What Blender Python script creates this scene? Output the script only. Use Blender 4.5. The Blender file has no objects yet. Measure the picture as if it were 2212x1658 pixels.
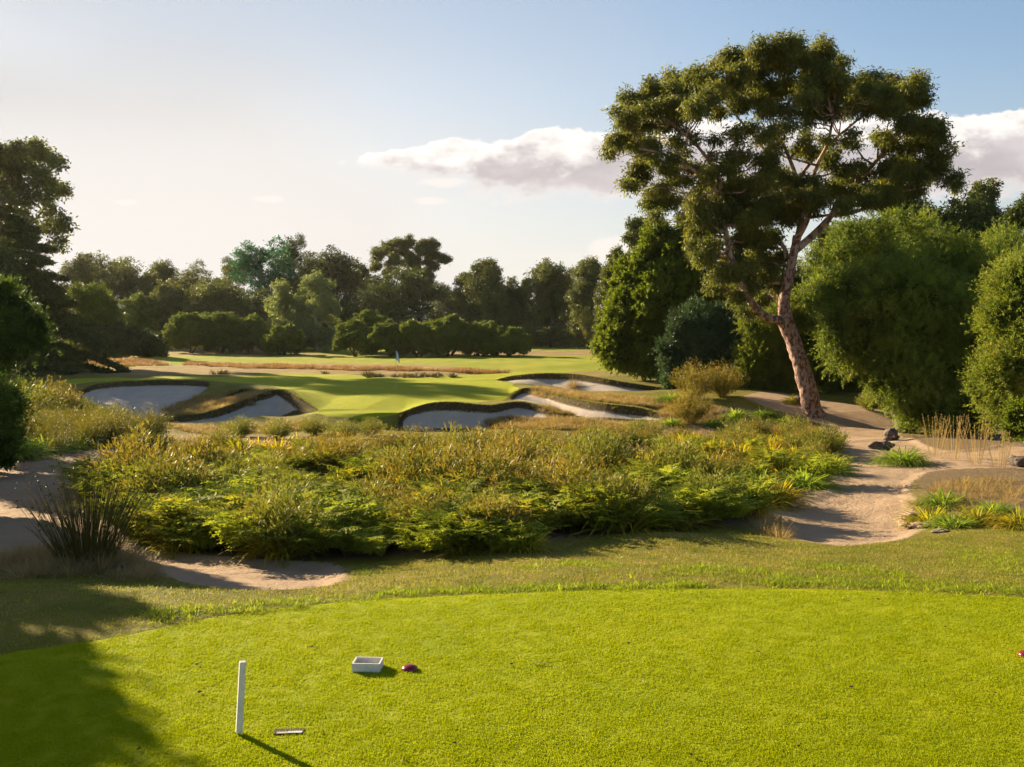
import bpy, math, random
import numpy as np
from mathutils import Vector
random.seed(7)
rng = np.random.default_rng(7)
PI = math.pi
S = bpy.context.scene
COL = S.collection

# ------------------------------------------------------------------ camera
FPX, CW, CH, HOR, CAMZ = 2125.0, 2212.0, 1658.0, 700.0, 2.5
PITCH = math.atan((CH / 2 - HOR) / FPX)
cam = bpy.data.cameras.new('camera')
cam.sensor_width = 36.0
cam.lens = 36.0 * FPX / CW
cam.clip_start = 0.1
cam.clip_end = 6000
camo = bpy.data.objects.new('camera', cam)
camo.location = (0, 0, CAMZ)
camo.rotation_euler = (PI / 2 - PITCH, 0, 0)
COL.objects.link(camo)
S.camera = camo
cp, sp = math.cos(PITCH), math.sin(PITCH)

def ray(u, v):
    a, b = (u - CW / 2) / FPX, (CH / 2 - v) / FPX
    return np.array([a, cp + b * sp, -sp + b * cp])

def at_z(u, v, z):
    d = ray(u, v)
    t = (z - CAMZ) / d[2]
    return np.array([d[0] * t, d[1] * t, z])

def at_y(u, v, Y):
    d = ray(u, v)
    t = Y / d[1]
    return np.array([d[0] * t, Y, CAMZ + d[2] * t])

# ------------------------------------------------------------------ polygons
def sdf(P, X, Y):
    """signed distance, positive inside"""
    P = np.asarray(P)[:, :2]
    out = np.full(X.shape, -9.0)
    m = (X > P[:, 0].min() - 8) & (X < P[:, 0].max() + 8) & (Y > P[:, 1].min() - 8) & (Y < P[:, 1].max() + 8)
    x, y = X[m], Y[m]
    d = np.full(x.shape, 1e9)
    ins = np.zeros(x.shape, bool)
    n = len(P)
    for i in range(n):
        ax, ay = P[i]
        bx, by = P[(i + 1) % n]
        ex, ey = bx - ax, by - ay
        t = np.clip(((x - ax) * ex + (y - ay) * ey) / (ex * ex + ey * ey + 1e-12), 0, 1)
        d = np.minimum(d, (x - ax - t * ex) ** 2 + (y - ay - t * ey) ** 2)
        c = ((ay > y) != (by > y))
        xi = ax + (y - ay) / (by - ay + 1e-12) * ex
        ins ^= c & (x < xi)
    d = np.sqrt(d)
    out[m] = np.where(ins, d, -d)
    return np.maximum(out, -9.0)

def smooth_poly(P, it=2):
    P = np.asarray(P, float)
    for _ in range(it):
        Q = np.roll(P, -1, 0)
        P = np.stack([P * .75 + Q * .25, P * .25 + Q * .75], 1).reshape(-1, P.shape[1])
    return P

def sst(a, b, x):
    t = np.clip((x - a) / (b - a), 0, 1)
    return t * t * (3 - 2 * t)

# ------------------------------------------------------------------ terrain height
PR = ([-60, 9, 9.6, 11, 13, 15, 18, 24, 30, 36, 38.5, 40.3, 42, 45, 50, 55, 68, 90, 130, 200, 400, 900, 3000],
      [0, 0, -.05, -.22, -.46, -.6, -.75, -.85, -1.15, -1.6, -1.6, -1.15, -.88, -.78, -.75, -.75, -.8, -.97, -1.02, -1, 0, 2, 4])
PL = ([-60, 8.6, 9.4, 10.4, 12, 14, 20, 24, 30, 36, 38.5, 40.3, 42, 45, 50, 55, 68, 90, 130, 200, 400, 900, 3000],
      [0, 0, -.08, -.3, -.52, -.7, -.8, -.85, -1.15, -1.6, -1.6, -1.15, -.88, -.78, -.75, -.75, -.8, -.97, -1.02, -1, 0, 2, 4])
MOUNDS = [(at_z(1480, 1165, -.4), 1.3, .9, .16), (at_z(130, 1235, -.45), 1.2, .7, .14), (at_z(2100, 1080, -.5), 1.6, 2.2, .22),
          (at_z(1480, 1235, -.1), 3, .5, .03), (at_z(1180, 832, -1), 2.5, 2, .1), (at_z(180, 900, -1.2), 4, 4, .25),
          (at_z(250, 789, -1), 4, 4, .3), (at_z(1300, 800, -1), 5, 5, .3), (at_z(1530, 860, -1.0), 4, 4, .25), (at_z(1850, 1110, -.6), 1.6, 2.4, -.12)]
RIDGES = []   # fescue ridges
def base_h(X, Y):
    X = np.asarray(X, float); Y = np.asarray(Y, float)
    k = sst(-2.2, .6, X + .1 * (Y - 10))
    z = np.interp(Y, *PL) * (1 - k) + np.interp(Y, *PR) * k
    for c, sx, sy, a in MOUNDS:
        z = z + a * np.exp(-((X - c[0]) / sx) ** 2 - ((Y - c[1]) / sy) ** 2)
    far = sst(8, 16, Y)
    z = z + far * (.035 * np.sin(X * 1.1 + .6 * Y) + .03 * np.sin(.9 * Y - .7 * X + 1) + .02 * np.sin(2.3 * X + 1.7 * Y))
    z = z + sst(60, 90, Y) * .12 * (np.sin(X * .13 + 1) + np.sin(Y * .11 + X * .05))
    z = z + (1 - sst(7, 9, Y)) * .012 * np.sin(X * .9 + .5)
    return z

# bunkers: outlines with the height of the turf (far lip) or of the sand (near edge) at each vertex
# each: list of (u, v, z, kind) kind 1 = lip (wall), 0 = near edge flush with sand
# each bunker: far lip from left to right, then the near edge from left to right, as (u, v, height)
BUNK = [
 ([(862,895,-1.2),(880,885,-1.05),(905,876,-.88),(940,868,-.72),(985,868,-.70),(1030,874,-.82),(1065,876,-.85),(1100,868,-.78),(1125,867,-.78),(1160,874,-.88),(1195,887,-1.05),(1228,902,-1.27)],
  [(866,929,-1.78),(900,932,-1.83),(1000,932,-1.82),(1040,931,-1.76),(1085,923,-1.60),(1150,915,-1.48),(1228,905,-1.28)]),
 ([(1098,862,-.92),(1112,845,-.74),(1132,837,-.64),(1160,839,-.64),(1195,851,-.72),(1240,862,-.78),(1300,872,-.84),(1385,880,-.92),(1432,896,-1.15)],
  [(1100,866,-1.0),(1130,866,-1.0),(1160,874,-1.08),(1195,887,-1.3),(1240,902,-1.47),(1290,908,-1.5),(1370,912,-1.5),(1432,906,-1.29)]),
 ([(1070,822,-.72),(1095,813,-.48),(1150,807,-.28),(1210,806,-.22),(1255,809,-.25),(1310,819,-.42),(1370,829,-.62),(1432,838,-.85)],
  [(1072,824,-.75),(1105,827,-.72),(1140,831,-.85),(1180,837,-1.0),(1250,848,-1.16),(1340,856,-1.2),(1415,852,-1.13),(1432,844,-.98)]),
 ([(163,850,-1.0),(178,840,-.80),(205,829,-.55),(260,824,-.42),(340,821,-.38),(420,822,-.40),(472,827,-.52)],
  [(165,852,-1.12),(185,868,-1.35),(230,890,-1.6),(300,908,-1.7),(348,905,-1.66)]),
 ([(465,864,-1.12),(500,847,-.84),(522,839,-.72),(558,843,-.78)],
  [(468,868,-1.22),(500,866,-1.2),(530,857,-1.08),(556,847,-.88)]),
 ([(300,910,-1.68),(360,903,-1.55),(440,893,-1.32),(500,874,-1.05),(545,858,-.82),(578,845,-.56),(600,839,-.46),(625,846,-.55),(650,862,-.78),(690,887,-1.15)],
  [(305,916,-1.74),(430,919,-1.79),(540,912,-1.76),(600,902,-1.68),(670,893,-1.32),(688,889,-1.16)]),
]
WALL = .27
BK = []
for far_, near_ in BUNK:
    Fv = np.array([at_z(*q) for q in far_]); Nv = np.array([at_z(*q) for q in near_])
    Fv = Fv[np.argsort(Fv[:, 0])]; Nv = Nv[np.argsort(Nv[:, 0])]
    V = np.concatenate([Fv, Nv[::-1]])
    def soft(L_):
        xs_ = np.linspace(L_[0, 0], L_[-1, 0], 80); pad = 14; kr = np.hanning(17); kr /= kr.sum()
        o_ = [xs_]
        for c_ in (1, 2):
            y_ = np.interp(np.linspace(L_[0, 0] , L_[-1, 0], 80), L_[:, 0], L_[:, c_])
            o_.append(np.convolve(np.pad(y_, pad, mode='edge'), kr, 'same')[pad:-pad])
        return np.stack(o_, 1)
    Fv, Nv = soft(Fv), soft(Nv)
    BK.append((V, Fv, Nv, smooth_poly(V, 2)))
def lips(X, Y, z):
    """bend the base surface to the lips and near edges of the bunkers"""
    m = (Y > 30) & (Y < 76) & (X > -34) & (X < 22)
    x, y = X[m], Y[m]
    if not len(x): return z
    num = np.zeros(x.shape); den = np.zeros(x.shape); dm = np.full(x.shape, 1e9)
    for V, Fv, Nv, P in BK:
        d = np.maximum(0, -sdf(P, x, y))
        yf, zf = np.interp(x, Fv[:, 0], Fv[:, 1]), np.interp(x, Fv[:, 0], Fv[:, 2])
        yn, zn = np.interp(x, Nv[:, 0], Nv[:, 1]), np.interp(x, Nv[:, 0], Nv[:, 2])
        t = np.clip((y - yn) / np.maximum(yf - yn, .2), 0, 1)
        w = 1 / (d * d + .02) ** 1.6
        num += w * (zn + (zf - zn) * t); den += w; dm = np.minimum(dm, d)
    z = z.copy(); k = np.exp(-(dm / 2.6) ** 2)
    z[m] = z[m] * (1 - k) + num / den * k
    return z
def height(X, Y, want=False):
    X = np.asarray(X, float); Y = np.asarray(Y, float)
    z = lips(X, Y, base_h(X, Y))
    bs = np.full(X.shape, -9.0)
    for V, Fv, Nv, P in BK:
        s = sdf(P, X, Y)
        sz = z - 0
        mm = s > -.1
        x_ = X[mm]
        yf, zf = np.interp(x_, Fv[:, 0], Fv[:, 1]), np.interp(x_, Fv[:, 0], Fv[:, 2]) - WALL
        yn, zn = np.interp(x_, Nv[:, 0], Nv[:, 1]), np.interp(x_, Nv[:, 0], Nv[:, 2])
        t_ = np.clip((Y[mm] - yn) / np.maximum(yf - yn, .15), -.2, 1)
        zf = np.minimum(zf, zn + 4)
        sz[mm] = zn + (np.maximum(zf, zn - .05) - zn) * t_ + .02 * np.sin(3 * X[mm] + Y[mm]) * sst(0, 1, s[mm])
        sz = np.minimum(sz, z - .02)
        k = sst(-.02, .16, s)
        z = np.where(s > 0, z * (1 - k) + sz * k, z)
        bs = np.maximum(bs, s)
    return (z, bs) if want else z

_T = np.concatenate([np.linspace(4, 20, 900), np.linspace(20, 90, 1600), np.linspace(90, 600, 1200)])
def at(u, v):
    """point of the ground seen at that place of the photograph"""
    d = ray(u, v)
    t = _T / d[1]
    X, Y, Z = d[0] * t, d[1] * t, CAMZ + d[2] * t
    h = height(X, Y)
    i = np.argmax(Z < h)
    if i == 0: i = len(_T) - 1
    return np.array([X[i], Y[i], h[i]])
def atp(pts):
    return np.array([at(u, v)[:2] for u, v in pts])
def on(x, y):
    return float(height(np.array([x]), np.array([y]))[0])

# ------------------------------------------------------------------ mesh helpers
def mk(name, V, quads=None, tris=None, mat=None, parent=None, attrs=None, smooth=False, link=True):
    me = bpy.data.meshes.new(name)
    V = np.asarray(V, np.float32)
    quads = np.zeros((0, 4), np.int32) if quads is None else np.asarray(quads, np.int32)
    tris = np.zeros((0, 3), np.int32) if tris is None else np.asarray(tris, np.int32)
    me.vertices.add(len(V)); me.vertices.foreach_set('co', V.ravel())
    nl = quads.size + tris.size
    me.loops.add(nl)
    me.loops.foreach_set('vertex_index', np.concatenate([quads.ravel(), tris.ravel()]).astype(np.int32))
    nq, nt = len(quads), len(tris)
    me.polygons.add(nq + nt)
    st = np.concatenate([np.arange(nq) * 4, nq * 4 + np.arange(nt) * 3]).astype(np.int32)
    me.polygons.foreach_set('loop_start', st)
    if smooth: me.polygons.foreach_set('use_smooth', np.ones(nq + nt, bool))
    for k, a in (attrs or {}).items():
        dom = 'POINT' if len(a) == len(V) else 'FACE'
        at_ = me.attributes.new(k, 'FLOAT', dom)
        at_.data.foreach_set('value', np.asarray(a, np.float32))
    me.update(calc_edges=True)
    if mat: me.materials.append(mat)
    if not link: return me
    return ob(name, me, parent)
def ob(name, me, parent=None):
    o = bpy.data.objects.new(name, me)
    COL.objects.link(o)
    if parent is not None: o.parent = parent
    return o
def tag(o, label=None, cat=None, group=None, kind=None):
    if label: o['label'] = label
    if cat: o['category'] = cat
    if group: o['group'] = group
    if kind: o['kind'] = kind
    return o
def empty(name, loc, label, cat, group=None, rz=0, sc=1):
    o = bpy.data.objects.new(name, None)
    COL.objects.link(o)
    o.location = loc; o.rotation_euler = (0, 0, rz); o.scale = (sc, sc, sc) if np.isscalar(sc) else sc
    o.empty_display_size = .2
    return tag(o, label, cat, group)
def unit(a):
    return a / (np.linalg.norm(a, axis=-1, keepdims=True) + 1e-9)
def rdir(n, R=rng):
    return unit(R.normal(size=(n, 3)))

def leaf_quads(P, D, L, Wd, R=rng):
    """rhombic leaves from base points P along D"""
    n = len(P)
    L = np.broadcast_to(L, n)[:, None]; Wd = np.broadcast_to(Wd, n)[:, None]
    sd = unit(np.cross(D, rdir(n, R))) * Wd * .5
    mid = P + D * L * .45
    V = np.stack([P, mid + sd, P + D * L, mid - sd], 1).reshape(-1, 3)
    return V, np.arange(n * 4).reshape(n, 4)

def blades(P, D, L, Wd, bend, R=rng, droop=(0, 0, -1)):
    """strap blades: two quads and a tip, bending down"""
    n = len(P)
    L = np.broadcast_to(L, n)[:, None]; Wd = np.broadcast_to(Wd, n)[:, None]; bend = np.broadcast_to(bend, n)[:, None]
    g = np.array(droop, float)
    s = unit(np.cross(D, np.array([0, 0, 1.]) + .4 * rdir(n, R))) * Wd * .5
    p1 = P + D * L * .35 + g * bend * L * .06
    p2 = P + D * L * .7 + g * bend * L * .28
    p3 = P + D * L * .98 + g * bend * L * .62
    V = np.stack([P - s * .7, P + s * .7, p1 + s, p1 - s, p2 + s * .8, p2 - s * .8, p3], 1).reshape(-1, 3)
    b = (np.arange(n) * 7)[:, None]
    Q = np.concatenate([b + [0, 1, 2, 3], b + [3, 2, 4, 5]], 0)
    T = b + [5, 4, 6]
    return V, Q, T

def merge(parts):
    """parts: list of (V, Q, T, attrs)"""
    Vs, Qs, Ts, off = [], [], [], 0
    at_ = {}
    for V, Q, T, a in parts:
        Vs.append(V)
        if Q is not None and len(Q): Qs.append(Q + off)
        if T is not None and len(T): Ts.append(T + off)
        for k, x in a.items(): at_.setdefault(k, []).append(x)
        off += len(V)
    return (np.concatenate(Vs), np.concatenate(Qs) if Qs else None, np.concatenate(Ts) if Ts else None,
            {k: np.concatenate(x) for k, x in at_.items()})
def strewn(name, tmpl, mat, pos, rz, sc):
    """one object that strews turned and scaled templates over its points (only for masses nobody could count)"""
    me = bpy.data.meshes.new(name)
    me.vertices.add(len(pos)); me.vertices.foreach_set('co', np.asarray(pos, np.float32).ravel())
    idx = rng.integers(0, len(tmpl), len(pos))
    for k, a, ty in (('rz', rz, 'FLOAT'), ('sc', sc, 'FLOAT'), ('pick', idx, 'INT')):
        x = me.attributes.new(k, ty, 'POINT'); x.data.foreach_set('value', np.asarray(a, np.float32 if ty == 'FLOAT' else np.int32))
    me.materials.append(mat)
    o = ob(name, me)
    g = bpy.data.node_groups.new(name + '_strewn', 'GeometryNodeTree')
    g.interface.new_socket('Geometry', in_out='INPUT', socket_type='NodeSocketGeometry')
    g.interface.new_socket('Geometry', in_out='OUTPUT', socket_type='NodeSocketGeometry')
    N_, Lk = g.nodes, g.links
    gi, go = N_.new('NodeGroupInput'), N_.new('NodeGroupOutput')
    join = N_.new('GeometryNodeJoinGeometry')
    gti = []
    for k, (V, Q, T, A) in enumerate(tmpl):
        t = bpy.data.objects.new(name + '_piece', mk(name + '_piece', V, Q, T, mat, None, A, link=False))
        oi = N_.new('GeometryNodeObjectInfo'); oi.inputs['Object'].default_value = t
        g2 = N_.new('GeometryNodeGeometryToInstance'); Lk.new(oi.outputs['Geometry'], g2.inputs[0]); gti.append(g2)
    for g2 in reversed(gti): Lk.new(g2.outputs[0], join.inputs[0])
    iop = N_.new('GeometryNodeInstanceOnPoints'); iop.inputs['Pick Instance'].default_value = True
    def na(k, ty):
        x = N_.new('GeometryNodeInputNamedAttribute'); x.data_type = ty; x.inputs['Name'].default_value = k; return x.outputs['Attribute']
    cx = N_.new('ShaderNodeCombineXYZ'); Lk.new(na('rz', 'FLOAT'), cx.inputs[2])
    cs = N_.new('ShaderNodeCombineXYZ'); q = na('sc', 'FLOAT')
    for i_ in range(3): Lk.new(q, cs.inputs[i_])
    Lk.new(gi.outputs[0], iop.inputs['Points']); Lk.new(join.outputs[0], iop.inputs['Instance'])
    Lk.new(na('pick', 'INT'), iop.inputs['Instance Index']); Lk.new(cx.outputs[0], iop.inputs['Rotation']); Lk.new(cs.outputs[0], iop.inputs['Scale'])
    Lk.new(iop.outputs[0], go.inputs[0])
    md = o.modifiers.new('strewn', 'NODES'); md.node_group = g
    return o

def tubes(lines, sides=7):
    """lines: list of (pts, radii) -> one mesh"""
    Vs, Qs, off = [], [], 0
    a = np.linspace(0, 2 * PI, sides, endpoint=False)
    for pts, rad in lines:
        pts = np.asarray(pts, float); n = len(pts)
        d = unit(np.gradient(pts, axis=0))
        ref = np.array([1., 0.2, 0]) if abs(d[0][0]) < .8 else np.array([0, 1., 0])
        s = unit(np.cross(d, ref)); t = np.cross(d, s)
        r = np.asarray(rad, float)[:, None, None]
        ring = pts[:, None] + r * (np.cos(a)[None, :, None] * s[:, None] + np.sin(a)[None, :, None] * t[:, None])
        Vs.append(ring.reshape(-1, 3))
        i = np.arange(n - 1)[:, None] * sides; j = np.arange(sides)[None]
        jn = (j + 1) % sides
        Qs.append(np.stack([i + j, i + jn, i + sides + jn, i + sides + j], -1).reshape(-1, 4) + off)
        off += n * sides
    return np.concatenate(Vs), np.concatenate(Qs)
def resample(pts, rad, k=5):
    """Catmull-Rom through the points"""
    P = np.asarray(pts, float); r = np.asarray(rad, float)
    P = np.vstack([2 * P[0] - P[1], P, 2 * P[-1] - P[-2]])
    out, ro = [], []
    for i in range(1, len(P) - 2):
        for t in np.linspace(0, 1, k, endpoint=False):
            p0, p1, p2, p3 = P[i - 1:i + 3]
            out.append(.5 * (2 * p1 + (p2 - p0) * t + (2 * p0 - 5 * p1 + 4 * p2 - p3) * t * t + (3 * p1 - p0 - 3 * p2 + p3) * t ** 3))
            ro.append(r[i - 1] * (1 - t) + r[i] * t)
    out.append(P[-2]); ro.append(r[-1])
    return np.array(out), np.array(ro)

# ------------------------------------------------------------------ node helpers
class NT:
    def __init__(s, tree): s.t = tree; s.t.nodes.clear()
    def n(s, typ, props=None, **inp):
        x = s.t.nodes.new(typ)
        for k, v in (props or {}).items(): setattr(x, k, v)
        for k, v in inp.items():
            key = int(k[1:]) if k[0] == '_' and k[1:].isdigit() else k.replace('_', ' ')
            s.set(x.inputs[key], v)
        return x
    def set(s, sock, v):
        if isinstance(v, bpy.types.NodeSocket): s.t.links.new(v, sock)
        elif isinstance(v, bpy.types.Node): s.t.links.new(v.outputs[0], sock)
        else: sock.default_value = v
    def m(s, op, *a, clamp=False):
        x = s.t.nodes.new('ShaderNodeMath'); x.operation = op; x.use_clamp = clamp
        for i, v in enumerate(a): s.set(x.inputs[i], v)
        return x.outputs[0]
    def mix(s, f, a, b, mode='MIX'):
        x = s.t.nodes.new('ShaderNodeMix'); x.data_type = 'RGBA'; x.blend_type = mode; x.clamp_factor = True
        s.set(x.inputs[0], f); s.set(x.inputs[6], c4(a)); s.set(x.inputs[7], c4(b))
        return x.outputs[2]
    def step(s, x, lo, hi, smooth=True):
        r = s.t.nodes.new('ShaderNodeMapRange'); r.interpolation_type = 'SMOOTHSTEP' if smooth else 'LINEAR'
        s.set(r.inputs[0], x); s.set(r.inputs[1], lo); s.set(r.inputs[2], hi)
        return r.outputs[0]
    def noise(s, vec, scale, detail=3, rough=.55, col=False):
        x = s.n('ShaderNodeTexNoise', None, Scale=scale, Detail=detail, Roughness=rough)
        if vec is not None: s.set(x.inputs['Vector'], vec)
        return x.outputs[1 if col else 0]
    def attr(s, name): return s.n('ShaderNodeAttribute', {'attribute_name': name}).outputs['Fac']
def c4(c):
    return (*c, 1) if isinstance(c, tuple) and len(c) == 3 else c
def material(name):
    m = bpy.data.materials.new(name); m.use_nodes = True
    return m, NT(m.node_tree)

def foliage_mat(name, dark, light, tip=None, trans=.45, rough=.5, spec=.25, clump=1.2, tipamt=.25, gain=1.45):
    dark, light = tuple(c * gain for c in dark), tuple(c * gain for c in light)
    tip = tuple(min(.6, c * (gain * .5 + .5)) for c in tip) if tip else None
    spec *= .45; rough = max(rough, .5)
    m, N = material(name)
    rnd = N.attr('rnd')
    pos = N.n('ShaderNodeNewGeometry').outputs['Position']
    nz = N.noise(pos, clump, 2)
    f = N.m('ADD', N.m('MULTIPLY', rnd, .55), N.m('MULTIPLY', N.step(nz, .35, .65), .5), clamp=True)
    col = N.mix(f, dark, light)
    if tip:
        nz2 = N.noise(pos, clump * .6, 2)
        g = N.m('MULTIPLY', N.step(nz2, .48, .62), N.step(rnd, 1 - tipamt * 2, 1.0))
        col = N.mix(g, col, tip)
    bs = N.n('ShaderNodeBsdfPrincipled', None, Base_Color=col, Roughness=rough)
    bs.inputs['Specular IOR Level'].default_value = spec
    tc = N.mix(.6, col, N.mix(1.0, col, (1.5, 1.45, .45), 'MULTIPLY'))
    tr = N.n('ShaderNodeBsdfTranslucent', None, Color=tc)
    mx = N.n('ShaderNodeMixShader', None, _0=trans, _1=bs.outputs[0], _2=tr.outputs[0])
    N.n('ShaderNodeOutputMaterial', None, Surface=mx.outputs[0])
    return m

def bark_mat(name, a, b, spots=None, scale=6, stretch=.25, spot_scale=9):
    m, N = material(name)
    tc = N.n('ShaderNodeTexCoord').outputs['Object']
    mp = N.n('ShaderNodeMapping', None, Vector=tc); mp.inputs['Scale'].default_value = (1, 1, stretch)
    nz = N.noise(mp.outputs[0], scale, 5, .65)
    col = N.mix(N.step(nz, .35, .65), a, b)
    if spots:
        n2 = N.noise(mp.outputs[0], spot_scale, 3, .6)
        col = N.mix(N.step(n2, .50, .56), col, spots)
    bp = N.n('ShaderNodeBump', None, Strength=.6, Distance=.03, Height=nz)
    bs = N.n('ShaderNodeBsdfPrincipled', None, Base_Color=col, Roughness=.85, Normal=bp.outputs[0])
    N.n('ShaderNodeOutputMaterial', None, Surface=bs.outputs[0])
    return m
def plain_mat(name, c, rough=.5, c2=None, scale=20, bump=0):
    m, N = material(name)
    tc = N.n('ShaderNodeTexCoord').outputs['Object']
    nz = N.noise(tc, scale, 4)
    col = N.mix(N.step(nz, .35, .7), c, c2 or tuple(x * .8 for x in c))
    bs = N.n('ShaderNodeBsdfPrincipled', None, Base_Color=col, Roughness=rough)
    if bump:
        bp = N.n('ShaderNodeBump', None, Strength=bump, Distance=.01, Height=nz)
        N.set(bs.inputs['Normal'], bp.outputs[0])
    N.n('ShaderNodeOutputMaterial', None, Surface=bs.outputs[0])
    return m

# ------------------------------------------------------------------ ground regions (outlines lie on the ground)
REG = {}
REG['tee'] = smooth_poly([at_z(u, v, 0) for u, v in [(-900,1900),(-900,1700),(-420,1520),(0,1412),(140,1392),(271,1372),(407,1340),(588,1315),(800,1289),(1100,1278),(1400,1271),(1700,1268),
                          (1950,1277),(2250,1292),(2700,1330),(3400,1420),(4200,1600),(4200,2600),(-900,2600)]], 2)
REG['green'] = smooth_poly(atp([(100,823),(300,817),(480,815),(560,811),(640,806),(740,809),(850,816),(960,812),(1050,806),(1090,803),(1160,802),(1150,812),(1100,830),(1125,838),(1108,850),
                          (1090,866),(1000,871),(930,872),(860,897),(760,905),(690,900),(640,896),(690,889),(650,862),(610,838),(560,832),(480,824),(330,819),(200,826),(120,832)]), 1)
REG['fairway'] = smooth_poly(atp([(60,796),(90,783),(200,775),(320,768),(500,766),(640,769),(760,765),(900,768),(1050,769),(1290,770),(1400,775),(1400,800),(1290,803),(1150,806),(1060,799),
                          (950,791),(800,787),(700,784),(560,785),(420,787),(300,793),(150,797)]), 1)
REG['fairway_b'] = smooth_poly(atp([(635,756),(650,750),(760,746),(950,744),(1150,742),(1330,746),(1330,757),(1130,759),(900,761),(760,763),(660,764)]), 1)
REG['sand_l'] = smooth_poly(atp([(-500,1010),(-100,985),(60,978),(140,980),(190,1000),(190,1080),(262,1150),(330,1180),(400,1196),(520,1206),(640,1212),(720,1214),(752,1232),(748,1254),
                          (700,1268),(600,1276),(500,1272),(400,1258),(345,1240),(318,1214),(270,1192),(150,1192),(0,1200),(-300,1230),(-700,1240)]), 2)
REG['sand_r'] = smooth_poly(atp([(1700,850),(1620,850),(1600,858),(1640,876),(1740,905),(1790,925),(1780,960),(1790,1000),(1800,1060),(1720,1080),(1630,1080),(1620,1110),(1640,1140),(1690,1160),
                          (1780,1177),(1850,1181),(1930,1170),(1985,1152),(2020,1130),(1985,1080),(1960,1050),(2010,1015),(2120,1010),(2300,1020),(2500,1000),(2500,930),(2212,960),(2080,975),(2000,968),
                          (1940,930),(1935,900),(1900,885),(1850,876),(1790,868)]), 2)
REG['sand_m'] = smooth_poly(atp([(1120,1185),(1150,1155),(1210,1150),(1260,1165),(1210,1185),(1160,1196)]), 2)
REG['sand_f'] = smooth_poly(atp([(60,770),(120,764),(220,762),(260,766),(180,771),(90,776)]), 1)
REG['sand_g'] = smooth_poly(atp([(1395,812),(1430,806),(1480,806),(1500,818),(1440,822)]), 1)
REG['scrub'] = smooth_poly(atp([(185,1085),(262,1150),(330,1182),(520,1208),(800,1206),(1000,1200),(1150,1196),(1170,1160),(1250,1165),(1340,1155),(1500,1135),(1640,1142),(1660,1085),(1740,1082),
                          (1835,1045),(1810,985),(1790,945),(1650,940),(1400,948),(1000,955),(700,955),(500,945),(300,960),(190,1010)]), 1)

REG['litter'] = smooth_poly(atp([(1930,870),(2300,860),(2600,900),(2600,1120),(2212,1110),(2040,1120),(1990,1085),(1965,1050),(1990,1000),(1940,960)]), 2)
REG['litter_b'] = smooth_poly(atp([(1400,905),(1500,880),(1620,880),(1760,905),(1800,940),(1700,960),(1400,960)]), 2)
REG['litter_c'] = smooth_poly(atp([(-500,870),(150,865),(260,905),(330,940),(500,940),(700,938),(780,948),(780,965),(250,985),(60,990),(-500,1010)]), 2)
REG['litter_d'] = smooth_poly(atp([(-200,1190),(150,1190),(270,1195),(330,1225),(345,1245),(250,1235),(100,1240),(-200,1262)]), 2)
_t = np.concatenate([np.linspace(-.82, -.6, 100)[:-1], np.linspace(-.6, .36, 900)[:-1], np.linspace(.36, .82, 300)])
_r = np.concatenate([np.exp(np.linspace(math.log(6.), math.log(45.), 480))[:-1], np.linspace(45, 74, 560)[:-1], np.exp(np.linspace(math.log(74.), math.log(330.), 220))])
Tg, Rg = np.meshgrid(_t, _r)
X = Tg * Rg; Y = Rg - 8.0
X = X.astype(float)
Z, BS = height(X, Y, True)
at_r = {k: sdf(P, X, Y) for k, P in REG.items()}
sand = np.maximum.reduce([at_r['sand_l'], at_r['sand_r'], at_r['sand_m'], at_r['sand_f'], at_r['sand_g']])
def worn(X, Y): return np.sin(2.1 * X + .7 * Y) * .5 + np.sin(3.7 * Y - 1.3 * X) * .3 + np.sin(5.3 * X + 4.1 * Y) * .2
fine = (sand > -.2) & (Y < 32)
Z = Z - np.where(fine, sst(0, .35, sand) * .06, 0) + np.where(fine, sst(0, .5, sand) * (.014 * worn(X * 1.6, Y * 1.6) + .010 * worn(Y * 4.1, X * 3.3)), 0)
tee = at_r['tee']
fw = np.maximum(at_r['fairway'], at_r['fairway_b'])
green = at_r['green']
VT = np.stack([X, Y, Z], -1).reshape(-1, 3)
nr, nc = X.shape
# smooth normals of the whole sheet, so that its pieces meet without a seam
gx = np.stack([np.gradient(X, axis=1), np.gradient(Y, axis=1), np.gradient(Z, axis=1)], -1)
gy = np.stack([np.gradient(X, axis=0), np.gradient(Y, axis=0), np.gradient(Z, axis=0)], -1)
NRM = unit(np.cross(gx, gy)).reshape(-1, 3)
i = np.arange(nr - 1)[:, None] * nc; j = np.arange(nc - 1)[None]
QT = np.stack([i + j, i + j + 1, i + nc + j + 1, i + nc + j], -1).reshape(-1, 4)
def fc(a): return a.ravel()[QT].mean(1)
kind = np.zeros(len(QT), int)
kind[fc(fw) > 0] = 3
kind[fc(green) > 0] = 2
kind[fc(sand) > 0] = 4
kind[fc(BS) > .05] = 5
kind[fc(tee) > 0] = 1

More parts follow.
